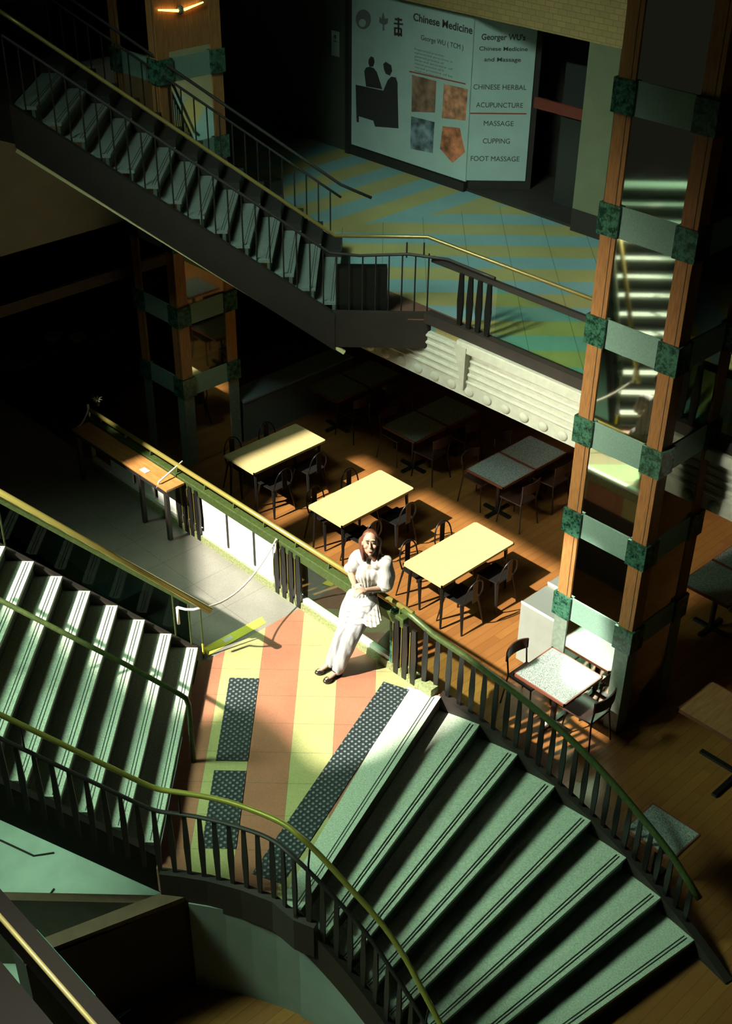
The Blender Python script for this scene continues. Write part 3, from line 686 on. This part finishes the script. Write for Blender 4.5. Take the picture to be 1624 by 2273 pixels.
# dark granite tables, in pairs
k = 0
nm = ['far left', 'middle', 'right']
for ti, x in enumerate((-14.86, -13.10, -11.34)):
    for j in (0, 1):
        sq_table(x, 13.16-1.18+1.18+.0 + .745*j - 1.18+ (0), .72, .72, m_gran, 'speckled granite square table in the shade, %s half of the %s pair' % (('near', 'far')[j], nm[ti]), group='granite tables in the shade') if False else sq_table(x+1.16, 12.0+.745*j, .72, .72, m_gran, 'speckled granite square table in the shade, %s half of the %s pair' % (('near', 'far')[j], nm[ti]), group='granite tables in the shade')
def wood_chair(label, group=None):
    t = thing('bentwood_chair', label, 'chair', (0, 0, 0), 0, group)
    MB().prism([(-.19, -.18), (.20, -.20), (.20, .20), (-.19, .18)], .44, .465).build('seat', m_chair, t, bevel=.008)
    for i in (-1, 1):
        for j in (-1, 1):
            top = .78 if i < 0 else .45
            MB().tube([(i*.18-(0.04 if i < 0 else 0), j*.18, top), (i*.18, j*.17, .45), (i*.23, j*.21, 0)] if i < 0 else [(.17, j*.17, .45), (.22, j*.2, 0)], .011, 6).build('leg', m_black, t)
    vs = []; n = 9
    for z in (.66, .80):
        for rr in (0, .018):
            for q in range(n):
                a = -1+2*q/(n-1); vs.append((-.25-rr+.05*a*a, .20*a, z+(.02*(1-a*a) if z > .7 else -.01*(1-a*a))))
    fs = []
    for q in range(n-1): fs += [(q, q+1, 2*n+q+1, 2*n+q), (n+q+1, n+q, 3*n+q, 3*n+q+1), (2*n+q, 2*n+q+1, 3*n+q+1, 3*n+q), (q+1, q, n+q, n+q+1)]
    fs += [(0, 2*n, 3*n, n), (n-1, 2*n-1, 4*n-1, 3*n-1)]
    MB().add(vs, fs).build('backrest', m_chair, t, smooth=False)
    return t
wc = wood_chair('dark wood curved-back chair at the left side of the sunlit granite table', 'curved-back chairs')
qx, qy = -6.73, 9.02
wc.location = (qx-.05, qy+.38, 0); wc.rotation_euler = (0, 0, 0)
sq_table(qx, qy, .755, .715, m_gran, 'granite square table in bright sun in front of the wood column')
dup(wc, (qx+.80, qy+.42, 0), math.pi, 'dark curved-back chair on the shaded right side of the sunlit granite table')
for ti, x in enumerate((-13.70, -11.94, -10.18)):
    for j, (dx_, rz) in enumerate(((-.02, 0), (.74, math.pi))):
        for m_ in (0, 1):
            if ti == 0 and j == 0: continue
            dup(wc, (x+dx_, 12.36+.745*m_, 0), rz, 'dark curved-back chair on %s side of the %s granite table, %s pair' % (('left', 'right')[j], ('near', 'far')[m_], nm[ti]))
for j in (0, 1): sq_table(-6.42, 11.95+.745*j, .72, .72, m_gran, 'dim granite table right of the wood column, %s one' % ('near', 'far')[j])
sq_table(-5.06, 9.9, 1.42, .70, m_lam2, 'dark red-brown table with a bright edge at the right side', m_edge)
sq_table(-4.42, 8.02, .58, .50, m_gran, 'small dim granite table behind the lower end of the curved handrail')
sq_table(-18.25, 9.5, .70, 1.53, m_lam2, 'brown wood table with two white highlights at the far left', m_lam2)
for k, (px, py) in enumerate(((118, 757), (173, 758))):  # white dishes modelled in place of lamp reflections on the tabletop
    p = PZ(px, py, .75)
    tag(MB().lathe((0, 0, 0), [(.05, 0), (.06, .01), (.12, .07), (.14, .11), (.13, .11), (.11, .065), (0, .02)], 24).build('highlight', m_whited, smooth=True), ('larger white bowl left on the brown table', 'smaller white bowl near the front edge of the brown table')[k], 'highlight', 'white highlights').location = p
bpy.context.view_layer.update()
# grey cabinets left of the column
for k, (y0, lab) in enumerate(((9.93, 'grey cabinet with dark top left of the wood column, the near one'), (10.44, 'grey cabinet with dark top left of the wood column, the far one'))):
    cb = thing('cabinet', lab, 'cabinet', (-7.40, y0, 0))
    MB().box(0, .56, 0, .49, .04, .93+.03*k).build('body', m_grey, cb, bevel=.006)
    MB().box(.0, .56, .012, .49, .93+.03*k, .94+.03*k).build('top', m_greyd, cb)
    MB().box(0, .56, 0, .012, .93+.03*k, .955+.03*k).build('front_edge', m_whited, cb)
# counter / partition at the back left
ct = thing('counter', 'low dark counter with pale top edge behind the dim wood posts', 'counter', (-14.2, 10.92, 0))
MB().box(0, .2, 0, 2.4, 0, .72).build('front', mat('blue_grey_laminate', (.10, .12, .12), .22), ct); MB().box(-.25, .22, 0, 2.4, .72, .75).build('worktop', mat('pale_blue_grey_edge', (.22, .27, .28), .4), ct)
# wooden counter desk by the balustrade
dk = thing('desk', 'orange-brown wooden counter desk against the balustrade with a white card on it', 'desk', (-12.76, 7.12, L))
MB().box(0, 2.05, 0, .27, .735, .765).build('desktop', m_desk, dk, bevel=.005)
for x in (.06, 1.45, 1.98): MB().bar((x, .04, 0), (x, .04, .735), .05, .05, (1, 0, 0)).build('leg', m_blackm, dk)
MB().box(.02, 2.03, .02, .05, .66, .735).build('apron', m_blackm, dk)
cdp = PZ(322, 1045, L+.768); tag(MB().box(-.07, .05, -.035, .04, 0, .004).build('card', m_whited), 'small white card lying on the orange-brown desk', 'card').location = cdp
bx0 = PZ(232, 1362, L); sb = thing('storage_box', 'low blue-grey box behind the glass guard of the left steps', 'box', (bx0.x, bx0.y, L))
MB().box(-.15, .3, 0, .35, 0, .30).build('body', mat('blue_grey_plastic', (.10, .13, .16), .3), sb, bevel=.01); MB().box(-.16, .31, -.01, .36, .30, .33).build('lid', mat('blue_grey_lid', (.13, .16, .18), .3), sb, bevel=.008)
# ropes
def sag(a, b_, s, n=14): return [Vector(a).lerp(Vector(b_), t)-Vector((0, 0, s*4*t*(1-t))) for t in np.linspace(0, 1, n)]
ra = Vector((e0.x, e0.y, L+.84)); rb = Vector((-9.0, YB-.06, L+.80))
rp1 = tag(MB().tube(sag(ra, rb, .22), .011, 6).tube(sag(rb, rb+Vector((.02, -.05, -.16)), 0, 4), .014, 6).tube(sag(ra, ra+u45*.25+Vector((0, 0, .0)), .03, 4), .014, 6).tube(sag(ra+u45*.25, ra+u45*.25+Vector((0, 0, -.22)), 0, 3), .016, 6).build('rope', m_rope, smooth=True), 'white rope sagging across the landing between brass handrail end and balustrade', 'rope')
r2a = PZ(405, 1024, L+.90); r2b = PZ(352, 1070, L+.80); r2c = PZ(349, 1082, L+.70)
tag(MB().tube([r2a, r2b, r2c], .012, 6).build('rope', m_rope, smooth=True), 'white rope tied from handrail across the wooden desk', 'rope')
r3a = Vector((-12.86, YB, L+.90)); r3b = PZ(172, 948, L+.75)
tag(MB().tube(sag(r3a, r3b, .05), .012, 6).tube(sag(r3a+Vector((0, 0, .06)), r3a-Vector((0, 0, .25)), 0, 5), .016, 6).build('rope', m_rope, smooth=True), 'knotted pale rope hanging from the far left handrail end', 'rope')
pl_ = thing('potted_plant', 'small pale plant tuft at the far left end of the brass handrail', 'plant', PZ(216, 893, L+.93))
lv = MB()
for k in range(14):
    a = k*2.4; e = Vector((.07*math.cos(a), .07*math.sin(a), .03+.05*((k*37) % 10)/10)); lv.tube([(0, 0, 0), e*.6+Vector((0, 0, .02)), e], [.006, .008, .002], 4)
lv.build('leaves', mat('pale_leaf', (.35, .38, .2), .6), pl_); MB().lathe((0, 0, -.05), [(.02, 0), (.03, .05), (.0, .05)], 10).build('pot', m_brown, pl_)
tag(MB().lathe((0, 0, 0), [(0, 0), (.06, .002), (.09, .012), (.088, .016), (0, .006)], 20).build('plate', m_whited, smooth=True), 'white plate glinting beside the dark granite tables', 'plate').location = PZ(858, 862, .47)
tag(MB().lathe((0, 0, 0), [(0, 0), (.03, 0), (.04, .09), (.036, .09), (0, .01)], 16).build('paper_cup', m_whited, smooth=True), 'small white cup behind the bars of the curved balustrade', 'cup').location = PZ(1212, 1610, .05)
# bottles and small things at far left
for k, (px, py) in enumerate(((20, 765), (42, 772), (58, 795))):
    tag(MB().lathe((0, 0, 0), [(0, 0), (.03, 0), (.03, .12), (.012, .16), (.012, .2), (0, .2)], 10).build('bottle', m_brown, smooth=True), ('leftmost', 'middle', 'rightmost')[k]+' of three small dim bottles at the left edge', 'bottle', 'dim bottles').location = PZ(px, py, .75)
sq_table(-18.6, 8.7, 1.1, .75, m_lam2, 'dim table holding small bottles at the left edge', m_lam2)

# ------------------------------------------------------------------ shop poster
ps = thing('window_poster', 'large pale shop window poster with Chinese medicine text and massage pictures', 'poster', (0, 0, 0))
MB().box(-15.52, -12.88, 14.72, 14.74, 3.76, 6.26).build('front_sheet', m_poster, ps)
a = Vector((-12.88, 14.74, 0)); b_ = Vector((PR.x, PR.y, 0)); dv = (b_-a).normalized(); nv = Vector((dv.y, -dv.x, 0))
MB().prism([tuple(a)[:2], tuple(b_)[:2], tuple(b_-nv*.02)[:2], tuple(a-nv*.02)[:2]], 3.78, 6.26).build('angled_sheet', m_poster, ps)
def on(px, py, side):
    d = ray(px, py)
    if side == 0: return CP+d*(14.7185/d.y)
    k = ((a+nv*.0015)-CP).dot(nv)/d.dot(nv); return CP+d*k
def decal(pts, side, m, name='print', lift=0.0):
    q = [on(*p, side) for p in pts]; n_ = Vector((0, -1, 0)) if side == 0 else nv
    k = len(q); mb = MB(); mb.add([p+n_*lift for p in q]+[p-n_*.006 for p in q], [tuple(range(k))]+[tuple(range(2*k-1, k-1, -1))]+[(i, (i+1) % k, k+(i+1) % k, k+i) for i in range(k)])
    return mb.build(name, m, ps)
def text(s, px0, py0, px1, py1, hpx, side, m, bold=0):
    cu = bpy.data.curves.new('lettering', 'FONT'); cu.body = s; cu.extrude = .002; cu.offset = bold
    o = bpy.data.objects.new('lettering', cu); COL.objects.link(o); bpy.context.view_layer.update()
    me = bpy.data.meshes.new_from_object(o.evaluated_get(bpy.context.evaluated_depsgraph_get())); bpy.data.objects.remove(o)
    vx = [v.co.x for v in me.vertices]; vy = [v.co.y for v in me.vertices]; wx = max(vx)-min(vx); p0 = on(px0, py0, side); p1 = on(px1, py1, side)
    hz = (on(px0, py0-hpx, side)-p0).z; xd = Vector((1, 0, 0)) if side == 0 else dv; n_ = Vector((0, -1, 0)) if side == 0 else nv
    sx = (p1-p0).dot(xd)/wx; capw = .7
    for v in me.vertices: v.co = p0+xd*(v.co.x-min(vx))*sx+Vector((0, 0, v.co.y*hz/capw))+n_*(v.co.z*.5+.001)
    me.materials.clear(); me.materials.append(m); o = bpy.data.objects.new('lettering', me); COL.objects.link(o); o.parent = ps
text('Chinese Medicine', 917, 45, 1048, 75, 17, 0, m_ink, .02)
text('George WU ( TCM )', 934, 88, 1028, 107, 11, 0, m_ink)
for k in range(7):
    text('Registered practice of herbs'[k:k+20], 920, 110+8*k, 1005 if k % 2 else 985, 0+110+8*k, 4, 0, m_inkg)
text('Georger WU\'s', 1068, 88, 1165, 96, 13, 1, m_ink, .02)
text('Chinese Medicine', 1063, 112, 1170, 118, 9, 1, m_ink, .01)
text('and Massage', 1074, 136, 1155, 142, 9, 1, m_ink, .01)
for s_, x0, y0, x1 in (('CHINESE HERBAL', 1050, 198, 1168), ('ACUPUNCTURE', 1056, 238, 1160), ('MASSAGE', 1073, 279, 1139), ('CUPPING', 1071, 318, 1131), ('FOOT MASSAGE', 1044, 357, 1152)):
    text(s_, x0, y0, x1, y0, 11, 1, m_ink)
decal([(908, 157), (1033, 185), (1033, 188), (908, 160)], 0, m_inkr, 'red_line')
decal([(1042, 193), (1045, 193), (1042, 250), (1039, 250)], 1, m_inkr, 'red_line')
decal([(1040, 250), (1168, 251), (1168, 254), (1040, 253)], 1, m_inkr, 'red_line')
ph = [mat('photo_print_brown', (.22, .12, .08), .5, var=.7, scale=6), mat('photo_print_orange', (.48, .20, .11), .5, var=.7, scale=7), mat('photo_print_blue', (.16, .20, .22), .5, var=.8, scale=6), mat('photo_print_red', (.50, .16, .08), .5, var=.7, scale=6)]
decal([(914, 166), (968, 180), (965, 250), (913, 248)], 0, ph[0], 'photo_print')
decal([(985, 186), (1038, 198), (1033, 268), (980, 262)], 0, ph[1], 'photo_print')
decal([(912, 258), (964, 271), (960, 340), (910, 330)], 0, ph[2], 'photo_print')
decal([(982, 280), (1020, 284), (1032, 338), (1004, 362), (976, 330)], 0, ph[3], 'photo_print')
# two silhouettes at a table
decal([(789, 188), (858, 203), (882, 200), (884, 285), (832, 281), (828, 268), (796, 258), (796, 272), (791, 270)], 0, m_sil, 'silhouette')
decal([(808, 158), (812, 150), (820, 148), (829, 151), (836, 160), (843, 182), (848, 198), (812, 192)], 0, m_sil, 'silhouette')
decal([(818, 132), (823, 125), (829, 128), (831, 138), (828, 148), (820, 148), (817, 140)], 0, m_sil, 'silhouette')
decal([(860, 178), (868, 170), (878, 172), (882, 184), (882, 205), (850, 202)], 0, m_sil, 'silhouette')
decal([(850, 142), (856, 137), (868, 145), (870, 158), (865, 168), (856, 164), (852, 155)], 0, m_sil, 'silhouette')
# emblems: ring, trident-like glyph, characters
cx_, cy_ = 806, 43
decal([(cx_+17*math.cos(t), cy_+22*math.sin(t)) for t in np.linspace(0, 2*math.pi, 20)[:-1]], 0, m_inkg, 'emblem')
decal([(cx_-2+8*math.cos(t), cy_+8+9*math.sin(t)) for t in np.linspace(0, 2*math.pi, 14)[:-1]], 0, m_poster, 'emblem', .0015)
decal([(842, 36), (846, 42), (850, 26), (854, 42), (861, 40), (860, 52), (852, 56), (853, 68), (849, 68), (849, 55), (841, 50)], 0, m_inkg, 'emblem')
for (x0, y0, x1, y1) in ((876, 40, 892, 45), (874, 50, 894, 54), (882, 38, 886, 80), (876, 60, 890, 64), (876, 72, 892, 78), (874, 60, 878, 78), (888, 62, 892, 80)):
    decal([(x0, y0), (x1, y0+2), (x1, y1+2), (x0, y1)], 0, m_ink, 'emblem')
# notice on the wall left of the poster
n0 = PY(735, 67, 14.74)
nt_ = thing('wall_notice', 'small pale notice on the dark wall left of the poster', 'notice', n0)
MB().box(0, .19, 0, .008, -.40, 0).build('sheet', m_poster, nt_); MB().box(.07, .12, -.004, 0, -.12, -.06).box(.05, .14, -.004, 0, -.17, -.15).build('print', m_inkg, nt_)

# ------------------------------------------------------------------ the woman
def cubic(pts, n=3):
    pts = [Vector(p) for p in pts]
    for _ in range(n):
        q = [pts[0]]
        for a_, b2 in zip(pts, pts[1:]): q += [a_.lerp(b2, .25), a_.lerp(b2, .75)]
        q.append(pts[-1]); pts = q
    return pts
def limb(mb, pts, rad, n=14, flat=1.0, sub=2):
    P = [Vector(p) for p in pts]; Rr = list(rad)
    for _ in range(sub):
        q = [P[0]]; r2 = [Rr[0]]
        for i in range(len(P)-1): q += [P[i].lerp(P[i+1], .25), P[i].lerp(P[i+1], .75)]; r2 += [Rr[i]*.75+Rr[i+1]*.25, Rr[i]*.25+Rr[i+1]*.75]
        q.append(P[-1]); r2.append(Rr[-1]); P, Rr = q, r2
    mb.tube(P, Rr, n, flat); mb.ball(P[0], Rr[0]*.99); mb.ball(P[-1], Rr[-1]*.99)
def remeshed(mb, name, m, parent, vox, it=4, rel=None, fac=.5, pleat=None):
    o = mb.build(name, m, None); 
    r = o.modifiers.new('r', 'REMESH'); r.mode = 'VOXEL'; r.voxel_size = vox; r.use_smooth_shade = True
    s = o.modifiers.new('s', 'SMOOTH'); s.iterations = it; s.factor = fac
    bpy.context.view_layer.update()
    me = bpy.data.meshes.new_from_object(o.evaluated_get(bpy.context.evaluated_depsgraph_get())); bpy.data.objects.remove(o)
    if pleat: pleat(me)
    for v in me.vertices: v.co -= rel
    me.materials.clear(); me.materials.append(m)
    for p in me.polygons: p.use_smooth = True
    o = bpy.data.objects.new(name, me); COL.objects.link(o); o.parent = parent; return o
WO = Vector((-7.55, 6.95, L))
wm = thing('person', 'woman in loose white blouse and pale striped trousers leaning back on the balustrade', 'person', WO)
head = PY(821, 1205, 7.24); neck = PY(824, 1240, 7.31)
shR = PY(795, 1233, 7.30); shL = PY(856, 1246, 7.34); chest = PY(824, 1262, 7.30); waist = PY(808, 1306, 7.30)
hipR = PY(789, 1330, 7.27); hipL = PY(816, 1338, 7.27); pel = (hipR+hipL)/2
elR = PY(778, 1272, 7.25); haR = PY(787, 1300, 7.10); elL = PY(858, 1306, 7.38); haL = PY(812, 1310, 7.10)
knR = PY(768, 1392, 7.06); knL = PY(786, 1400, 7.05)
anR = PZ(735, 1466, L+.12); anL = PZ(750, 1484, L+.10)
toR = PZ(706, 1492, L+.03); toL = PZ(724, 1511, L+.03)
fdir = Vector((-.30, -.80, 0)).normalized()
look = (CP-head); look = Vector((look.x, look.y, look.z*.45)).normalized()
side = look.cross(Vector((0, 0, 1))).normalized(); upv = side.cross(look).normalized()
Rh = Matrix((side, look, upv)).transposed()
bd = MB()
bd.ball(head+upv*.02-look*.012, .1, (.76, .92, 1.06), Rh, 24, 16)
bd.ball(head-upv*.055+look*.022, .1, (.56, .62, .62), Rh, 20, 12)      # jaw
limb(bd, [head+upv*.035+look*.078, head+upv*.005+look*.092, head-upv*.018+look*.106], [.008, .010, .013], 8)   # nose
bd.ball(head-upv*.018+look*.098, .0165, (1.1, .8, .7), Rh, 10, 8)
bd.ball(head-upv*.100+look*.062, .022, (1, .8, .8), Rh, 10, 8)
for s_ in (-1, 1):
    bd.ball(head+upv*.052+look*.078+side*s_*.030, .022, (1.3, .45, .45), Rh, 10, 8)     # brow
    bd.ball(head-upv*.020+look*.062+side*s_*.042, .026, (1, .7, .9), Rh, 10, 8)        # cheek
    bd.ball(head-upv*.005+side*s_*.078, .02, (.4, .8, 1.4), Rh, 10, 8)                 # ear
limb(bd, [head-upv*.06-look*.02, neck, neck-Vector((0, 0, .05))], [.048, .047, .06])
limb(bd, [neck-Vector((0, 0, .06)), chest, waist, pel], [.085, .115, .095, .12], 16, .75)
for a_, e_, h_ in ((shR, elR, haR), (shL, elL, haL)):
    limb(bd, [chest.lerp(a_, .6)+Vector((0, 0, .03)), a_, a_.lerp(e_, .5), e_], [.06, .052, .042, .036])
    limb(bd, [e_, e_.lerp(h_, .35), h_], [.036, .037, .024])
for h_, k_, a_, t_2 in ((hipR, knR, anR, toR), (hipL, knL, anL, toL)):
    limb(bd, [h_, h_.lerp(k_, .4), k_, k_.lerp(a_, .35), a_], [.085, .075, .052, .050, .032])
    hl = a_-Vector((0, 0, .055)); hl.z = L+.045
    limb(bd, [a_, a_.lerp(t_2, .35)+Vector((0, 0, -.01)), t_2+Vector((0, 0, .01))], [.032, .032, .022], 12, .8)
    bd.ball(hl-(t_2-a_).normalized()*.02, .034)
def hand(wr, d, pal, spread, curl, thumb=1):
    d = d.normalized(); s = d.cross(pal).normalized(); pal = s.cross(d).normalized()
    bd.ball(wr+d*.045, .05, (1, .85, .34), Matrix((d, s, pal)).transposed(), 14, 10)
    for k, (ln, o_) in enumerate(((.066, -.030), (.075, -.010), (.070, .010), (.056, .029))):
        b0 = wr+d*.078+s*o_; a1 = b0+d*ln*.42-pal*curl*ln*.25; a2 = a1+d*ln*.30-pal*curl*ln*.5; a3 = a2+d*ln*.15-pal*curl*ln*.45
        limb(bd, [b0, a1, a2, a3], [.0095, .009, .0082, .0068], 8, 1, 1)
    t0_ = wr+d*.022-s*.030*thumb; limb(bd, [t0_, t0_+d*.028-s*.026*thumb-pal*.006, t0_+d*.058-s*.030*thumb-pal*.018], [.012, .0105, .008], 8, 1, 1)
hand(haR, (haL-haR)+Vector((0, 0, -.05)), Vector((-.3, -.8, .5)), 0, .9)
hand(haL, (haL-elL), Vector((0, -.5, .85)), 0, .8, -1)
body = remeshed(bd, 'body', m_skin, wm, .0052, 3, WO)
# face features
for s_ in (-1, 1):
    e = head+upv*.026+look*.083+side*s_*.030
    MB().ball(e-look*.002-WO, .0115, (1.25, .7, .50), Rh).build('eye', m_eye, wm, smooth=True); MB().ball(e+look*.006-WO, .0062, (1, .7, 1), Rh).build('iris', m_iris, wm, smooth=True)
    MB().tube([e+upv*.008+side*-.016+look*.004-WO, e+upv*.012+look*.008-WO, e+upv*.007+side*.016+look*.003-WO], .0018, 6).build('eyelid', m_iris, wm)
    MB().tube([e+upv*.024+side*-.02+look*.012-WO, e+upv*.029+look*.014-WO, e+upv*.023+side*.02+look*.008-WO], .0028, 6).build('eyebrow', m_hair, wm)
mo = head-upv*.060+look*.094
MB().ball(mo-WO, .02, (1.15, .35, .30), Rh).build('mouth', m_lips, wm, smooth=True)
# hair: centre parting, tucked behind, falling to the neck
hm = MB()
hm.ball(head+upv*.034-look*.034, .104, (.82, .90, .98), Rh, 24, 14)
for s_ in (-1, 1):
    limb(hm, [head+upv*.118+look*.012+side*s_*.012, head+upv*.092+side*s_*.055+look*.005, head+upv*.02+side*s_*.080-look*.018, head-upv*.07+side*s_*.078-look*.022, head-upv*.17+side*s_*.070-look*.0], [.014, .022, .022, .022, .012], 10)
    limb(hm, [head+side*s_*.06-look*.05, head-upv*.09+side*s_*.06-look*.06, head-upv*.19+side*s_*.05-look*.05], [.06, .05, .03], 10)
remeshed(hm, 'hair', m_hair, wm, .008, 2, WO)
# blouse
bl = MB()
limb(bl, [neck+Vector((0, 0, -.035)), neck+Vector((0, 0, -.075))], [.065, .10], 18)
limb(bl, [chest.lerp(neck, .55), chest, waist+Vector((0, 0, .05)), waist+Vector((0, 0, -.01))], [.10, .130, .122, .128], 22, .80)
for a_, e_, l_ in ((shR, elR, .115), (shL, elL, .125)):
    limb(bl, [chest.lerp(a_, .4)+Vector((0, 0, .04)), a_+Vector((0, 0, .012)), a_.lerp(e_, .45)], [.080, .070, l_*.66], 18)
limb(bl, [shR, elR.lerp(shR, .45), elR+Vector((-.02, .01, .045))], [.062, .070, .062], 18)
limb(bl, [shL, shL.lerp(elL, .5)+Vector((.02, 0, 0)), elL+Vector((-.01, -.02, .05)), elL.lerp(haL, .16)+Vector((0, 0, .035))], [.068, .080, .098, .070], 18)
limb(bl, [chest+Vector((.03, .02, 0)), elL.lerp(chest, .5)+Vector((0, .03, 0))], [.10, .085], 18)
ctr = (chest+waist)/2
def pleat_b(me):
    for v in me.vertices:
        d = v.co-ctr; a_ = math.atan2(d.y, d.x)
        w_ = math.sin(a_*17+3*noise.noise(v.co*6))*.0055*min(1, max(0, (neck.z-.02-v.co.z)/.25))+noise.noise(v.co*9)*.012
        v.co += Vector((d.x, d.y, 0)).normalized()*w_
remeshed(bl, 'blouse', m_blouse, wm, .0075, 3, WO, pleat=pleat_b)
# shirt tail over the hip
top_c = waist+Vector((.03, 0, -.05)); bot_c = PY(818, 1372, 7.20)
pp = MB(); nn2 = 96; rows = 14
vs = []
for j in range(rows+1):
    t = j/rows; c_ = top_c.lerp(bot_c, t)
    for k in range(nn2):
        a_ = 2*math.pi*k/nn2; pl_a = 1+.05*t*math.sin(a_*17)+.03*noise.noise(Vector((a_*2, t*3, 0)))
        rx = (.125+.018*t)*pl_a; ry = (.105+.02*t)*pl_a
        hem = .02*math.sin(a_*3)*t - (.03*t if math.cos(a_) < 0 else 0)*-3.0*abs(math.cos(a_))
        vs.append(Vector((c_.x+rx*math.cos(a_), c_.y+ry*math.sin(a_), c_.z+hem))-WO)
pp.add(vs, [(j*nn2+k, j*nn2+(k+1) % nn2, (j+1)*nn2+(k+1) % nn2, (j+1)*nn2+k) for j in range(rows) for k in range(nn2)])
pp.build('peplum', m_blouse, wm, smooth=True)
bt = MB(); ring = [waist+Vector((math.cos(t)*.125, math.sin(t)*.10, -.045)) for t in np.linspace(0, 2*math.pi, 25)]
bt.tube([p-WO for p in ring], .014, 8, cap=False); bt.build('belt', m_belt, wm, smooth=True)
# trousers
tr = MB()
limb(tr, [waist+Vector((0, 0, -.05)), pel+Vector((0, 0, .02)), pel-Vector((0, 0, .04))], [.115, .145, .13], 20, .85)
limb(tr, [hipR, hipR.lerp(knR, .5)+Vector((-.02, 0, 0)), knR, knR.lerp(anR, .5), anR+Vector((0, 0, -.02))], [.115, .115, .090, .080, .066], 18)
limb(tr, [hipL, hipL.lerp(knL, .5), knL, knL.lerp(anL, .5), anL+Vector((0, 0, -.01))], [.115, .112, .088, .078, .066], 18)
kr_ = hipR+Vector((-.12, .02, -.10)); limb(tr, [hipR+Vector((-.04, 0, .02)), kr_, hipR.lerp(knR, .4)+Vector((-.06, 0, 0))], [.08, .055, .07], 14)
def pleat_tr(me):
    for v in me.vertices:
        v.co += Vector((1, -1, 0)).normalized()*(math.sin((v.co.x*.7+v.co.y*.7)*75+noise.noise(v.co*5)*2)*.0035+noise.noise(v.co*7)*.008)
remeshed(tr, 'trousers', m_trous, wm, .0075, 3, WO, pleat=pleat_tr)
# shoes: flats with strap
for a_, t_2 in ((anR, toR), (anL, toL)):
    d = (t_2-a_); d.z = 0; d.normalize(); s_ = Vector((-d.y, d.x, 0)); hl = Vector((a_.x, a_.y, L))-d*.045; tt = Vector((t_2.x, t_2.y, L))+d*.02
    prof = [(0, .020), (.12, .032), (.35, .030), (.6, .038), (.8, .040), (.93, .028), (1, .008)]
    outl = [hl.lerp(tt, t)+s_*w_ for t, w_ in prof]+[hl.lerp(tt, t)-s_*w_ for t, w_ in prof[::-1]]
    sh = thing_ = MB().prism([(p.x-WO.x, p.y-WO.y) for p in outl], 0.001, .012)
    so_ = sh.build('shoe', m_shoe, wm)
    up_ = MB(); c1 = hl.lerp(tt, .82)+Vector((0, 0, .03))-WO; Rm = Matrix((d, s_, Vector((0, 0, 1)))).transposed()
    up_.ball(c1, .05, (1.25, .85, .62), Rm); up_.ball(hl.lerp(tt, .08)+Vector((0, 0, .035))-WO, .042, (.8, .85, 1.0), Rm)
    up_.build('upper', m_shoe, so_, smooth=True)
    ar = [Vector((a_.x, a_.y, L+.095))+d*.03+s_*math.cos(t)*.036+d*math.sin(t)*.036-WO for t in np.linspace(0, 2*math.pi, 17)]
    MB().tube(ar, .006, 6, cap=False).build('strap', m_shoe, so_)
    MB().box(-.012, .012, -.008, .008, -.005, .006).build('buckle', m_gold, so_).location = c1+Vector((0, 0, .03))
